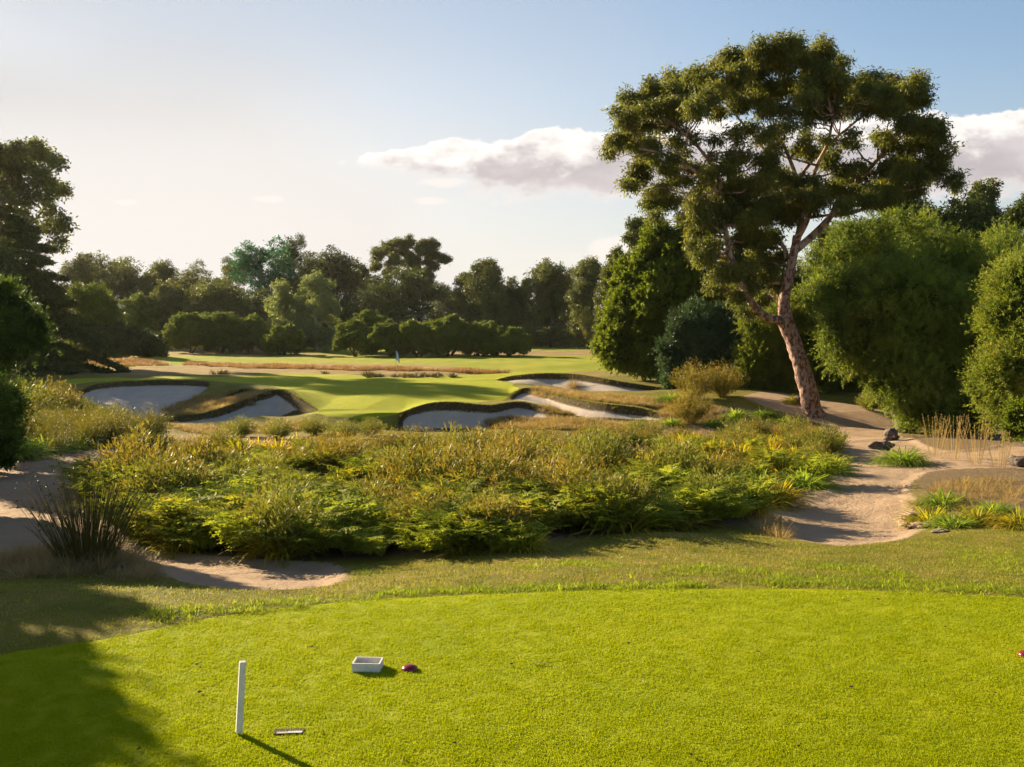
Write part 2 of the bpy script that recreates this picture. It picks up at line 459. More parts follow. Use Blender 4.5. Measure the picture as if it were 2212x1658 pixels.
# ground material: each kind of ground has its own colour, edges broken by noise
gm, N = material('ground_cover')
geo = N.n('ShaderNodeNewGeometry')
P = geo.outputs['Position']
sep = N.n('ShaderNodeSeparateXYZ', None, Vector=P)
n_lo = N.noise(P, .35, 3); n_mid = N.noise(P, 1.8, 4); n_hi = N.noise(P, 14, 4, .7); n_blade = N.noise(P, 110, 3, .7)
mpv = N.n('ShaderNodeMapping', None, Vector=P); mpv.inputs['Scale'].default_value = (1, 2.6, 1)
n_turf = N.noise(mpv.outputs[0], 75, 3, .75)
edge = N.m('MULTIPLY', N.m('SUBTRACT', n_hi, .5), .35)
tee_c = N.mix(N.step(n_lo, .35, .65), (.245, .285, .001), (.275, .297, .001))
tee_c = N.mix(N.m('MULTIPLY', N.step(N.noise(P, .9, 5, .65), .48, .66), .8), tee_c, (.185, .25, .001))
tee_c = N.mix(N.m('MULTIPLY', N.step(N.noise(P, 3.2, 4, .7), .60, .74), .5), tee_c, (.29, .27, .008))
tee_c = N.mix(N.m('MULTIPLY', N.step(n_turf, .46, .30), .45), tee_c, (.11, .14, .001))
tee_c = N.mix(N.m('MULTIPLY', N.step(n_turf, .56, .72), .35), tee_c, (.42, .42, .01))
gr_c = N.mix(N.step(n_mid, .3, .7), (.24, .275, .003), (.295, .305, .004))
fw_c = N.mix(N.step(N.noise(P, .25, 4), .35, .65), (.20, .235, .006), (.265, .255, .015))
mow = N.n('ShaderNodeTexWave', {'bands_direction': 'X'}, Vector=P, Scale=.16, Distortion=.6)
fw_c = N.mix(N.m('MULTIPLY', mow.outputs['Fac'], .3), fw_c, (.17, .215, .006))
ro_c = N.mix(N.step(n_mid, .35, .65), (.115, .115, .010), (.185, .15, .025))
ro_c = N.mix(N.m('MULTIPLY', N.step(n_hi, .55, .75), .6), ro_c, (.08, .09, .010))
ro_c = N.mix(N.m('MULTIPLY', N.step(n_blade, .55, .7), .35), ro_c, (.25, .20, .05))
dry_c = N.mix(N.step(n_mid, .3, .7), (.235, .16, .06), (.29, .20, .085))
dry_c = N.mix(N.m('MULTIPLY', N.step(n_hi, .5, .75), .5), dry_c, (.17, .13, .035))
lit_c = N.mix(N.step(n_hi, .35, .65), (.13, .095, .05), (.21, .15, .085))
sa_c = N.mix(N.step(n_mid, .3, .75), (.37, .265, .175), (.30, .21, .135))
sa_c = N.mix(N.m('MULTIPLY', N.step(n_hi, .55, .72), .6), sa_c, (.30, .22, .155))
sa_c = N.mix(N.m('MULTIPLY', N.step(n_blade, .62, .75), .4), sa_c, (.28, .21, .15))
bu_c = N.mix(N.step(n_mid, .3, .7), (.44, .38, .325), (.38, .33, .28))
def E(name, w=1.0): return N.step(N.m('ADD', N.attr(name), N.m('MULTIPLY', edge, w)), -.015, .015)
dry = N.m('ADD', N.step(sep.outputs['Y'], 60, 66), 0.0)
mid = N.step(N.m('ADD', N.attr('g_scrub'), edge), -.1, .25)
col = N.mix(N.m('MULTIPLY', dry, .9), ro_c, dry_c)
col = N.mix(mid, col, lit_c)
col = N.mix(E('g_fw', .6), col, fw_c)
col = N.mix(E('g_green', .15), col, gr_c)
col = N.mix(E('g_sand', 1.6), col, sa_c)
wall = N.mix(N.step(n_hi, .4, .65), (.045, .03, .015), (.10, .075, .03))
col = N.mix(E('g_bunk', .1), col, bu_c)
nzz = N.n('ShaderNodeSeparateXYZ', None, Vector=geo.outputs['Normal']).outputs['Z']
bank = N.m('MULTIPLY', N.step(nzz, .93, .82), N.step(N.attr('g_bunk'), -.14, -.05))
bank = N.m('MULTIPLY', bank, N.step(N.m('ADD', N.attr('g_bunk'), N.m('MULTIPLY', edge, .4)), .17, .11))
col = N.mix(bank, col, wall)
col = N.mix(E('g_tee', .12), col, tee_c)
is_sand = N.m('MAXIMUM', E('g_sand', 1.6), E('g_bunk', .1))
is_tee = E('g_tee', .12)
hgt = N.m('ADD', N.m('MULTIPLY', n_turf, .55), N.m('MULTIPLY', n_hi, N.m('SUBTRACT', 1.6, N.m('MULTIPLY', is_tee, 1.3))))
n_sand = N.noise(P, 5.5, 5, .7)
hgt = N.m('ADD', hgt, N.m('MULTIPLY', N.m('MULTIPLY', n_sand, 3.2), N.m('MAXIMUM', N.m('MULTIPLY', E('g_sand', 1.6), N.step(sep.outputs['Y'], 34, 30)), N.m('MULTIPLY', E('g_bunk', .1), .7))))
bp = N.n('ShaderNodeBump', None, Strength=.6, Distance=.04, Height=hgt)
bs = N.n('ShaderNodeBsdfPrincipled', None, Base_Color=col, Roughness=.9, Normal=bp.outputs[0])
bs.inputs['Specular IOR Level'].default_value = .12
N.n('ShaderNodeOutputMaterial', None, Surface=bs.outputs[0])

att = dict(g_tee=tee, g_green=green, g_fw=fw, g_sand=sand, g_bunk=BS, g_scrub=np.maximum.reduce([at_r[k] for k in ('scrub', 'litter', 'litter_b', 'litter_c', 'litter_d')]))
att = {k: v.ravel() for k, v in att.items()}
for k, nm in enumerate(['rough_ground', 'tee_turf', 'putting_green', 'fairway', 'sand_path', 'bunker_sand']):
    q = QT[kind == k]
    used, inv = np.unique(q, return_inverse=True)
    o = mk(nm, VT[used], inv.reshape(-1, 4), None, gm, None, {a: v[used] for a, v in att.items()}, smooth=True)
    o.data.normals_split_custom_set_from_vertices(NRM[used].tolist())
    tag(o, kind='structure')
# the land farther out and behind the camera
ring = []
def far_sheet(nm, xs, ys, zoff=-1.2):
    A, B = np.meshgrid(xs, ys)
    zz = base_h(A, B)
    hole = (np.abs(A) < .8 * (B + 8)) & (B < 318) & (B > -1)
    zz = zz + np.where(hole, -2.5, -.06)
    n1, n2 = A.shape
    i = np.arange(n1 - 1)[:, None] * n2; j = np.arange(n2 - 1)[None]
    q = np.stack([i + j, i + j + 1, i + n2 + j + 1, i + n2 + j], -1).reshape(-1, 4)
    V = np.stack([A, B, zz], -1).reshape(-1, 3)
    o = mk(nm, V, q, None, gm, None, {k: np.full(len(V), -9.) for k in att}, smooth=True)
    return tag(o, kind='structure')
xs = np.concatenate([[-2500, -1500, -800], np.linspace(-400, 400, 161), [800, 1500, 2500]])
ys = np.concatenate([[-400, -150, -60], np.linspace(-30, 400, 87), [600, 1000, 1800, 3000]])
far_sheet('outer_ground', xs, ys)

# ------------------------------------------------------------------ sun and sky
SUN_EL, SUN_AZ = 19.0, -47.0          # azimuth from +Y, negative to the west of the view
sd = np.array([math.sin(math.radians(SUN_AZ)) * math.cos(math.radians(SUN_EL)), math.cos(math.radians(SUN_AZ)) * math.cos(math.radians(SUN_EL)), math.sin(math.radians(SUN_EL))])
sl = bpy.data.lights.new('sun', 'SUN'); sl.energy = 5.0; sl.angle = math.radians(.53); sl.color = (1, .80, .52)
so = bpy.data.objects.new('sun', sl); COL.objects.link(so)
so.rotation_euler = Vector(-sd).to_track_quat('-Z', 'Y').to_euler()
W_ = bpy.data.worlds.new('World'); S.world = W_; W_.use_nodes = True
N = NT(W_.node_tree)
sky = N.n('ShaderNodeTexSky', {'sky_type': 'NISHITA', 'sun_disc': False, 'sun_elevation': math.radians(SUN_EL), 'sun_rotation': math.radians(SUN_AZ),
                               'air_density': 1.0, 'dust_density': .7, 'ozone_density': 1.5, 'altitude': 30})
D = N.n('ShaderNodeTexCoord').outputs['Generated']
sx = N.n('ShaderNodeSeparateXYZ', None, Vector=D)
dx, dy, dz = sx.outputs
front = N.step(dy, .12, .3)
ys_ = N.m('MAXIMUM', dy, .1)
cu = N.m('DIVIDE', dx, ys_)          # flat coordinates of a cloud layer seen ahead
cv = N.m('DIVIDE', dz, ys_)
sdot = N.m('ADD', N.m('ADD', N.m('MULTIPLY', dx, float(sd[0])), N.m('MULTIPLY', dy, float(sd[1]))), N.m('MULTIPLY', dz, float(sd[2])))
ang = N.m('ARCCOSINE', sdot)         # angle from the sun
comb = N.n('ShaderNodeCombineXYZ', None, X=cu, Y=N.m('MULTIPLY', cv, 2.2), Z=0.0)
wisp = N.noise(comb.outputs[0], 2.2, 2, .5)
comb2 = N.n('ShaderNodeCombineXYZ', None, X=cu, Y=N.m('MULTIPLY', cv, 1.7), Z=0.0)
# high thin veil, thick near the sun and towards the horizon
veil = N.m('ADD', N.m('MULTIPLY', N.step(cv, .36, .02), .62), N.m('MULTIPLY', N.step(ang, 1.2, .3), .85))
veil = N.m('ADD', veil, N.m('MULTIPLY', N.m('SUBTRACT', wisp, .5), .55))
veil = N.m('MULTIPLY', N.m('MINIMUM', N.m('MAXIMUM', veil, 0.0), 1.0), 1.0)
SK = .048
base = N.mix(1.0, sky.outputs[0], (SK, SK * 1.0, SK * 1.0), 'MULTIPLY')
vcol = N.mix(N.m('MULTIPLY', N.step(ang, 1.25, .55), N.step(cv, .36, .14)), (.158, .165, .178), (.255, .247, .240))
vcol = N.mix(N.step(cv, .22, .06), vcol, N.mix(N.step(ang, 1.2, .6), (.215, .204, .197), (.262, .250, .240)))
col = N.mix(veil, base, vcol)
# cumulus bank: top and bottom outlines as functions of cu, ragged by noise
def U(u): return (u - CW / 2) / FPX
def Vv(v): return (HOR - v) / FPX
n1 = N.noise(comb2.outputs[0], 9, 4, .62)
n2 = N.noise(comb2.outputs[0], 26, 3, .6)
n3 = N.noise(comb2.outputs[0], 3.3, 3, .5)
def ramp(x, pts):
    r = N.n('ShaderNodeFloatCurve', None, Value=N.m('DIVIDE', N.m('ADD', x, 1.0), 2.0))
    c = r.mapping.curves[0]
    P_ = [((a + 1) / 2, b) for a, b in pts]
    while len(c.points) < len(P_): c.points.new(.5, .5)
    for p, (a, b) in zip(c.points, P_): p.location = (a, b); p.handle_type = 'AUTO'
    r.mapping.update()
    return r.outputs[0]
top = ramp(cu, [(-1, Vv(355)), (U(760), Vv(352)), (U(830), Vv(335)), (U(950), Vv(312)), (U(1100), Vv(295)), (U(1290), Vv(280)), (U(1600), Vv(262)), (U(2040), Vv(255)), (U(2212), Vv(240)), (1, Vv(230))])
bot = ramp(cu, [(-1, Vv(350)), (U(760), Vv(348)), (U(830), Vv(352)), (U(920), Vv(390)), (U(1050), Vv(430)), (U(1250), Vv(440)), (U(1600), Vv(445)), (U(2212), Vv(440)), (1, Vv(440))])
rag = N.m('ADD', N.m('MULTIPLY', N.m('SUBTRACT', n1, .5), .055), N.m('MULTIPLY', N.m('SUBTRACT', n2, .5), .020))
dtop = N.m('ADD', N.m('SUBTRACT', top, cv), rag)
dbot = N.m('ADD', N.m('SUBTRACT', cv, bot), N.m('MULTIPLY', rag, 1.7))
cm = N.m('MULTIPLY', N.step(dtop, 0, .004), N.step(dbot, -.004, .012))
cm = N.m('MULTIPLY', cm, front)
rim = N.step(N.m('ADD', dtop, N.m('MULTIPLY', N.m('SUBTRACT', n2, .5), .07)), .040, .004)
rim2 = N.m('MULTIPLY', N.step(dbot, .022, .0), .6)
body = N.mix(N.step(n1, .35, .7), (.165, .148, .150), (.225, .205, .203))
cc = N.mix(N.m('MAXIMUM', rim, rim2), body, (.335, .315, .295))
col = N.mix(N.m('MULTIPLY', cm, .93), col, cc)
# small scraps of cloud
for u, v, w, h in [(930, 437, 38, 9), (585, 434, 30, 7), (280, 440, 30, 7), (1340, 540, 70, 26), (950, 398, 60, 12)]:
    ex = N.m('DIVIDE', N.m('SUBTRACT', cu, U(u)), w / FPX); ey = N.m('DIVIDE', N.m('SUBTRACT', cv, Vv(v)), h / FPX)
    r = N.m('SQRT', N.m('ADD', N.m('MULTIPLY', ex, ex), N.m('MULTIPLY', ey, ey)))
    k = N.step(N.m('ADD', r, N.m('MULTIPLY', N.m('SUBTRACT', n2, .5), 2.2)), 1.1, .5)
    col = N.mix(N.m('MULTIPLY', N.m('MULTIPLY', k, .65), front), col, (.30, .275, .258))
lowb = N.m('MULTIPLY', N.step(N.m('ABSOLUTE', N.m('SUBTRACT', cv, .055)), .03, 0), N.step(N.noise(N.n('ShaderNodeCombineXYZ', None, X=cu, Y=N.m('MULTIPLY', cv, 7.0), Z=3.0).outputs[0], 5, 5), .5, .62))
col = N.mix(N.m('MULTIPLY', N.m('MULTIPLY', lowb, .5), front), col, (.30, .27, .25))
W_.cycles.sampling_method = 'MANUAL'; W_.cycles.sample_map_resolution = 256
bg = N.n('ShaderNodeBackground', None, Color=col, Strength=1.0)
N.n('ShaderNodeOutputWorld', None, Surface=bg.outputs[0])
S.view_settings.view_transform = 'Standard'; S.view_settings.look = 'None'; S.view_settings.gamma = 1
S.view_settings.exposure = 1.78
S.cycles.max_bounces = 6; S.cycles.transparent_max_bounces = 4; S.cycles.diffuse_bounces = 3; S.cycles.transmission_bounces = 4
S.cycles.use_denoising = True
# ------------------------------------------------------------------ materials of plants
M = {}
M['gum'] = foliage_mat('gum_leaves', (.026, .036, .010), (.092, .098, .022), (.28, .19, .03), trans=.50, rough=.42, spec=.4, clump=.9, tipamt=.2, gain=1.9)
M['gum_far'] = foliage_mat('distant_gum_leaves', (.045, .055, .020), (.10, .115, .035), (.17, .13, .04), trans=.30, clump=.25, tipamt=.2)
M['pale'] = foliage_mat('pale_gum_leaves', (.075, .10, .04), (.17, .20, .075), None, trans=.40, clump=.35)
M['dark'] = foliage_mat('dark_leaves', (.030, .042, .014), (.065, .085, .022), None, trans=.25, clump=.3)
M['blue'] = foliage_mat('bluish_leaves', (.022, .042, .022), (.05, .085, .04), None, trans=.25, clump=.8)
M['rich'] = foliage_mat('rich_green_leaves', (.026, .045, .006), (.130, .165, .018), None, trans=.46, clump=.7)
M['tea'] = foliage_mat('tea_tree_leaves', (.028, .052, .008), (.145, .182, .026), (.21, .21, .04), trans=.46, rough=.4, spec=.35, clump=1.0, tipamt=.25)
M['tea_y'] = foliage_mat('yellowish_tea_tree_leaves', (.042, .066, .010), (.155, .182, .028), (.22, .20, .04), trans=.42, clump=1.2)
M['cedar'] = foliage_mat('cedar_needles', (.030, .038, .014), (.075, .085, .025), None, trans=.22, clump=.6)
M['dome'] = foliage_mat('clipped_tea_tree_leaves', (.045, .065, .012), (.11, .14, .024), None, trans=.32, clump=.5)
M['fern'] = foliage_mat('bracken_fronds', (.095, .125, .016), (.24, .27, .035), (.36, .26, .05), trans=.5, rough=.65, spec=.12, clump=.8, tipamt=.3)
M['strap'] = foliage_mat('strap_leaves', (.17, .18, .018), (.42, .36, .030), (.55, .36, .03), trans=.50, clump=1.2, tipamt=.35, gain=1)
M['strap_g'] = foliage_mat('green_strap_leaves', (.09, .15, .020), (.23, .28, .035), None, trans=.50, rough=.35, spec=.4, clump=1.2)
M['gold'] = foliage_mat('golden_strap_leaves', (.20, .19, .018), (.50, .38, .025), (.60, .36, .02), trans=.55, rough=.35, spec=.4, clump=1.5, tipamt=.4, gain=1)
M['heath'] = foliage_mat('heath_leaves', (.075, .066, .013), (.21, .165, .030), (.30, .16, .05), trans=.34, clump=1.2)
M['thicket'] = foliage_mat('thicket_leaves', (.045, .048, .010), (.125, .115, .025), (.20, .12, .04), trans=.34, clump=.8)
M['heath_g'] = foliage_mat('green_heath_leaves', (.070, .078, .015), (.165, .165, .032), None, trans=.38, clump=1.2)
M['plume'] = foliage_mat('dry_plumes', (.32, .23, .16), (.50, .38, .29), None, trans=.45, clump=2, gain=1)
M['rush'] = foliage_mat('rush_stems', (.028, .028, .010), (.075, .065, .018), (.10, .06, .025), trans=.25, clump=2)
M['fescue'] = foliage_mat('dry_fescue', (.24, .165, .075), (.38, .28, .14), None, trans=.4, clump=.8, gain=1)
M['fescue_r'] = foliage_mat('reddish_fescue', (.20, .12, .07), (.34, .20, .11), None, trans=.35, clump=.8, gain=1)
M['rough'] = foliage_mat('rough_blades', (.13, .16, .02), (.30, .29, .05), (.42, .32, .12), trans=.45, clump=2, tipamt=.25, gain=1)
M['lush'] = foliage_mat('lush_blades', (.16, .22, .015), (.32, .38, .03), None, trans=.5, clump=3, gain=1)
M['turf'] = foliage_mat('short_turf_blades', (.24, .29, .002), (.285, .325, .003), None, trans=.45, clump=1.5, spec=.15, gain=1)
M['bark'] = bark_mat('mottled_pink_bark', (.24, .145, .11), (.40, .27, .215), (.13, .048, .028), scale=7, stretch=.6, spot_scale=9)
M['limb'] = bark_mat('smooth_limb_bark', (.28, .17, .12), (.44, .30, .23), (.12, .06, .04), scale=5, stretch=.5, spot_scale=4)
M['bark_d'] = bark_mat('dark_fibrous_bark', (.06, .042, .03), (.15, .105, .075))
M['bark_p'] = bark_mat('pale_gum_bark', (.30, .25, .20), (.42, .36, .30))
M['wood'] = bark_mat('weathered_wood', (.045, .032, .024), (.12, .088, .065))

# ------------------------------------------------------------------ crowns
def rnd_attr(n, per, lo=0, hi=1, R=rng): return np.repeat(R.uniform(lo, hi, n), per)

def crown_leaves(blobs, tufts, leaves, L, Wd, sig, R=rng, droop=.5, up=.15, shell=.45, flat=1.0, power=1.0):
    """blobs (n, 4..6): x y z rx [ry rz]; leaf clusters spread through and over every clump"""
    B = np.asarray(blobs, float)
    if B.shape[1] == 4: B = np.concatenate([B, B[:, 3:4], B[:, 3:4] * flat], 1)
    vol = (B[:, 3] * B[:, 4] * B[:, 5]) ** (2 / 3)
    n = np.maximum(3, (tufts * vol / vol.mean()).astype(int))
    idx = np.repeat(np.arange(len(B)), n)
    d = rdir(len(idx), R); d[:, 2] += up; d = unit(d)
    r = shell + (1 - shell) * R.random(len(idx)) ** power
    T = B[idx, :3] + d * B[idx, 3:6] * r[:, None]
    tone = .5 * R.random(len(idx)) + .5 * R.random(len(B))[idx]
    k = R.poisson(leaves, len(T)).clip(3)
    j = np.repeat(np.arange(len(T)), k)
    P = T[j] + R.normal(size=(len(j), 3)) * sig * np.array([1, 1, .75])
    D = unit(rdir(len(j), R) * .8 + d[j] * .6 + np.array([0, 0, -droop]))
    ll = L * R.uniform(.6, 1.25, len(j))
    V, Q = leaf_quads(P, D, ll, Wd * R.uniform(.7, 1.3, len(j)), R)
    a = np.clip(.5 * tone[j] + .5 * R.random(len(j)), 0, 1)
    return V, Q, None, dict(rnd=np.repeat(a, 4))

def crown_sprays(blobs, tufts, leaves, L, Wd, slen, R=rng, up=.35, shell=.8, hang=0.0, spread=.75, inner=True):
    """clumps covered with twig sprays that point outwards, leaves in a bottle brush along each twig"""
    B = np.asarray(blobs, float)
    if B.shape[1] == 4: B = np.concatenate([B, B[:, 3:4], B[:, 3:4]], 1)
    vol = (B[:, 3] * B[:, 4] * B[:, 5]) ** (2 / 3)
    n = np.maximum(4, (tufts * vol / vol.mean()).astype(int))
    idx = np.repeat(np.arange(len(B)), n)
    d = rdir(len(idx), R)
    r = shell + (1 - shell) * R.random(len(idx))
    T = B[idx, :3] + d * B[idx, 3:6] * r[:, None]
    ax = unit(d + rdir(len(idx), R) * .45 + np.array([0, 0, 1.]) * (up - hang * (d[:, 2:3] < 0) * 2.2))
    tone = .35 * R.random(len(idx)) + .65 * R.random(len(B))[idx]
    k = R.poisson(leaves, len(T)).clip(4)
    j = np.repeat(np.arange(len(T)), k)
    t = R.random(len(j))
    sl = slen * np.where(R.random(len(T)) < .3, R.uniform(1.1, 2.0, len(T)), R.uniform(.5, 1.1, len(T)))
    P = T[j] + ax[j] * (t * sl[j])[:, None] + R.normal(size=(len(j), 3)) * .02
    D = unit(ax[j] * .9 + rdir(len(j), R) * spread)
    V, Q = leaf_quads(P, D, L * R.uniform(.6, 1.2, len(j)), Wd * R.uniform(.7, 1.3, len(j)), R)
    a = np.clip(.45 * tone[j] + .35 * t + .3 * R.random(len(j)), 0, 1)
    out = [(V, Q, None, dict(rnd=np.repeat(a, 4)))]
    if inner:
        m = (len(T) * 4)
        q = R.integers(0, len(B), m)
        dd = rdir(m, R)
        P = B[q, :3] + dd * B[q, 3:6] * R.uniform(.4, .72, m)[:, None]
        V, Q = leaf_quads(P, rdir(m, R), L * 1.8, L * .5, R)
        out.append((V, Q, None, dict(rnd=np.repeat(R.random(m) * .3, 4))))  # inner leaves kept at the dark tone: shade inside the crown put into colour
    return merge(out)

def skeleton(lines, blobs, r0=.04, R=rng, twigs=0, wob=.12, rscale=1.0, thin=0.0):
    """joins every clump to the nearest limb point by a crooked branch"""
    nodes = [p for pts, rad in lines for p in pts[2:]]
    nrad = [r for pts, rad in lines for r in rad[2:]]
    out = []
    root = np.array(lines[0][0][-1])
    B = [np.array(b[:3]) for b in blobs]
    order = sorted(range(len(B)), key=lambda i: np.linalg.norm(B[i] - root))
    for i in order:
        c = B[i]; NA = np.array(nodes)
        dist = np.linalg.norm(NA - c, axis=1) + thin * np.exp(-np.array(nrad) / .022) + .55 * np.maximum(0, NA[:, 2] - c[2] + .2) * 2
        k = int(np.argmin(dist))
        a = NA[k]; L = np.linalg.norm(c - a)
        if L < .15: continue
        n = max(4, int(L / .35))
        t = np.linspace(0, 1, n)[:, None]
        side = rdir(1, R)[0]
        mid = (a + c) / 2 + side * L * .12 + np.array([0, 0, -.10 * L])
        pts = (1 - t) ** 2 * a + 2 * t * (1 - t) * mid + t ** 2 * c
        w = R.normal(size=(n, 3)) * wob * min(1, L * .35); w[0] = 0; w[-1] = 0
        pts = pts + w
        ra = min(nrad[k] * .62, r0 * (1 + .5 * L)) * rscale
        rad = np.linspace(ra, max(.008, ra * .35), n)
        out.append((pts, rad))
        for p, r in list(zip(pts, rad))[1:]: nodes.append(p); nrad.append(r)
        for _ in range(twigs):
            e = c + rdir(1, R)[0] * blobs[i][3] * R.uniform(.5, .95); s_ = pts[R.integers(n // 2, n)]
            m = (s_ + e) / 2 + rdir(1, R)[0] * .12
            tp = np.array([s_, m, e]); out.append((tp, [ra * .33, ra * .22, .006]))
    return out

def lumpy(B, k, R, f=(.32, .52), base=.9):
    """smaller clumps grown over the surface of every clump"""
    B = np.asarray(B, float); out = [B * ([1, 1, 1] + [base] * (B.shape[1] - 3))]
    for b in B:
        d = rdir(k, R); d[:, 2] += .15
        r = b[3] * R.uniform(f[0], f[1], k)
        rr = b[3:6] if len(b) > 5 else b[[3, 3, 3]]
        c = b[:3] + d * rr * R.uniform(.72, 1.08, k)[:, None]
        q = np.repeat(r[:, None], B.shape[1] - 3, 1)
        out.append(np.concatenate([c, q], 1))
    return np.concatenate(out)

# ------------------------------------------------------------------ generic trees
def gen_tree(h, w, style, seed, leaf='gum_far', fine=1.0, bark='bark_d', d=None):
    """returns (crown mesh, trunk mesh) standing on the origin"""
    R = np.random.default_rng(seed)
    d = d or w
    B = []
    if style == 'gum':       # rounded billows piled up, gaps between
        n = 40
        for i in range(n):
            z = R.uniform(.14, .95) * h
            f = math.sin(PI * min(1, (z / h + .15) / 1.12)) ** .6
            a = R.uniform(0, 2 * PI); q = math.sqrt(R.random()) * .95
            B.append([math.cos(a) * q * f * w * .42, math.sin(a) * q * f * d * .42, z, R.uniform(.10, .17) * w])
        flat, th, lv, droop = .8, 42, 15, .3
    elif style == 'tall':    # narrow, irregular, hanging foliage
        n = 40
        for i in range(n):
            z = R.uniform(.08, .96) * h
            f = (1 - (z / h) ** 2.2) * .8 + .22
            a = R.uniform(0, 2 * PI); q = math.sqrt(R.random())
            B.append([math.cos(a) * q * f * w * .42, math.sin(a) * q * f * d * .42, z, R.uniform(.10, .17) * w])
        flat, th, lv, droop = 1.15, 42, 15, .9
    elif style == 'umbrella':
        for i in range(44):
            a = R.uniform(0, 2 * PI); q = math.sqrt(R.random())
            z = h * (.95 - .16 * q * q - (.22 if i % 2 else 0) * R.random())
            B.append([math.cos(a) * q * w * .42, math.sin(a) * q * d * .42, z, R.uniform(.045, .085) * w])
        for i in range(16):
            a = R.uniform(-.6, 2.4); q = R.uniform(.3, .9)
            B.append([math.cos(a) * q * w * .40, math.sin(a) * q * d * .4, h * R.uniform(.45, .7), R.uniform(.05, .085) * w])
        flat, th, lv, droop = .6, 40, 16, .2
    elif style == 'dense':   # closed dark dome down to the ground
        for i in range(46):
            z = R.uniform(.08, .9) * h
            f = math.sqrt(max(.02, 1 - ((z / h - .38) / .62) ** 2)) if z / h > .38 else .8 + .2 * z / h / .38
            a = R.uniform(0, 2 * PI); q = R.uniform(.55, 1) if R.random() < .75 else R.random()
            B.append([math.cos(a) * q * f * w * .40, math.sin(a) * q * f * d * .40, z, R.uniform(.12, .18) * w])
        flat, th, lv, droop = .85, 40, 15, .2
    elif style == 'dome':    # low spreading tea tree, underside open
        for i in range(64):
            a = R.uniform(0, 2 * PI); q = math.sqrt(R.random())
            z = h * (.20 + .66 * math.sqrt(max(0, 1 - q * q)) * (R.uniform(.75, 1) if i % 3 else R.uniform(0, .8)))
            B.append([math.cos(a) * q * w * .43, math.sin(a) * q * d * .43, z, R.uniform(.10, .15) * w])
        flat, th, lv, droop = .8, 50, 16, -.2
    B = lumpy(np.array(B), 3, R, (.38, .6))
    s = w / 8
    sc = {'gum': .24, 'tall': .22, 'umbrella': .20, 'dense': .20, 'dome': .13}[style]
    L = (.16 + .10 * s) / fine ** .5
    V, Q, T, A = crown_leaves(B, th * fine * .30, lv * fine ** .3, L * 1.15, L * .5, sc * s * .55 + .04, R, droop=droop, shell=.35, flat=flat)
    crown = mk('crown', V, Q, None, M[leaf], None, A, link=False)
    tw = .018 * h + .06
    top = h * (.55 if style != 'dome' else .3)
    if style == 'dome':
        lines = []
        for k in range(4):
            a = R.uniform(0, 2 * PI)
            e = np.array([math.cos(a) * w * .25, math.sin(a) * d * .25, h * .45])
            lines.append(resample([[0.1 * math.cos(a), .1 * math.sin(a), -.3], e * [.35, .35, .25], e * [.7, .7, .55], e], [.10 * s + .05, .09 * s + .04, .07 * s + .03, .04]))
    else:
        wb = R.normal(size=(4, 2)) * .02 * h
        lines = [resample([[0, 0, -.4], [wb[0, 0], wb[0, 1], top * .33], [wb[1, 0], wb[1, 1], top * .66], [wb[2, 0], wb[2, 1], top], [wb[3, 0], wb[3, 1], h * .8]],
                          [tw * 1.25, tw, tw * .85, tw * .7, tw * .25])]
    br = skeleton(lines, B[::4].tolist(), r0=.03 * s + .02, R=R)
    V, Q = tubes(lines + br, 6)
    trunk = mk('trunk', V, Q, None, M[bark], None, smooth=True, link=False)
    return crown, trunk
_gen = {}
def tree(name, label, cat, u, vbase, vtop, Y, wpx, style, leaf='gum_far', bark='bark_d', seed=None, group=None, fine=1.0, depth=1.0, xy=None):
    """a tree of the given outline standing on the ground at distance Y"""
    p = at_y(u, 700, Y); x = p[0]
    z = on(x, Y) if Y < 318 else float(base_h(x, Y))
    top = at_y(u, vtop, Y)[2]
    h = top - z
    w = wpx / FPX * Y
    seed = seed if seed is not None else int(u + vtop)
    cr, tr = gen_tree(h, w, style, seed, leaf, fine, bark, w * depth)
    e = empty(name, (x, Y, z), label, cat, group)
    ob('crown', cr, e); ob('trunk', tr, e)
    return e

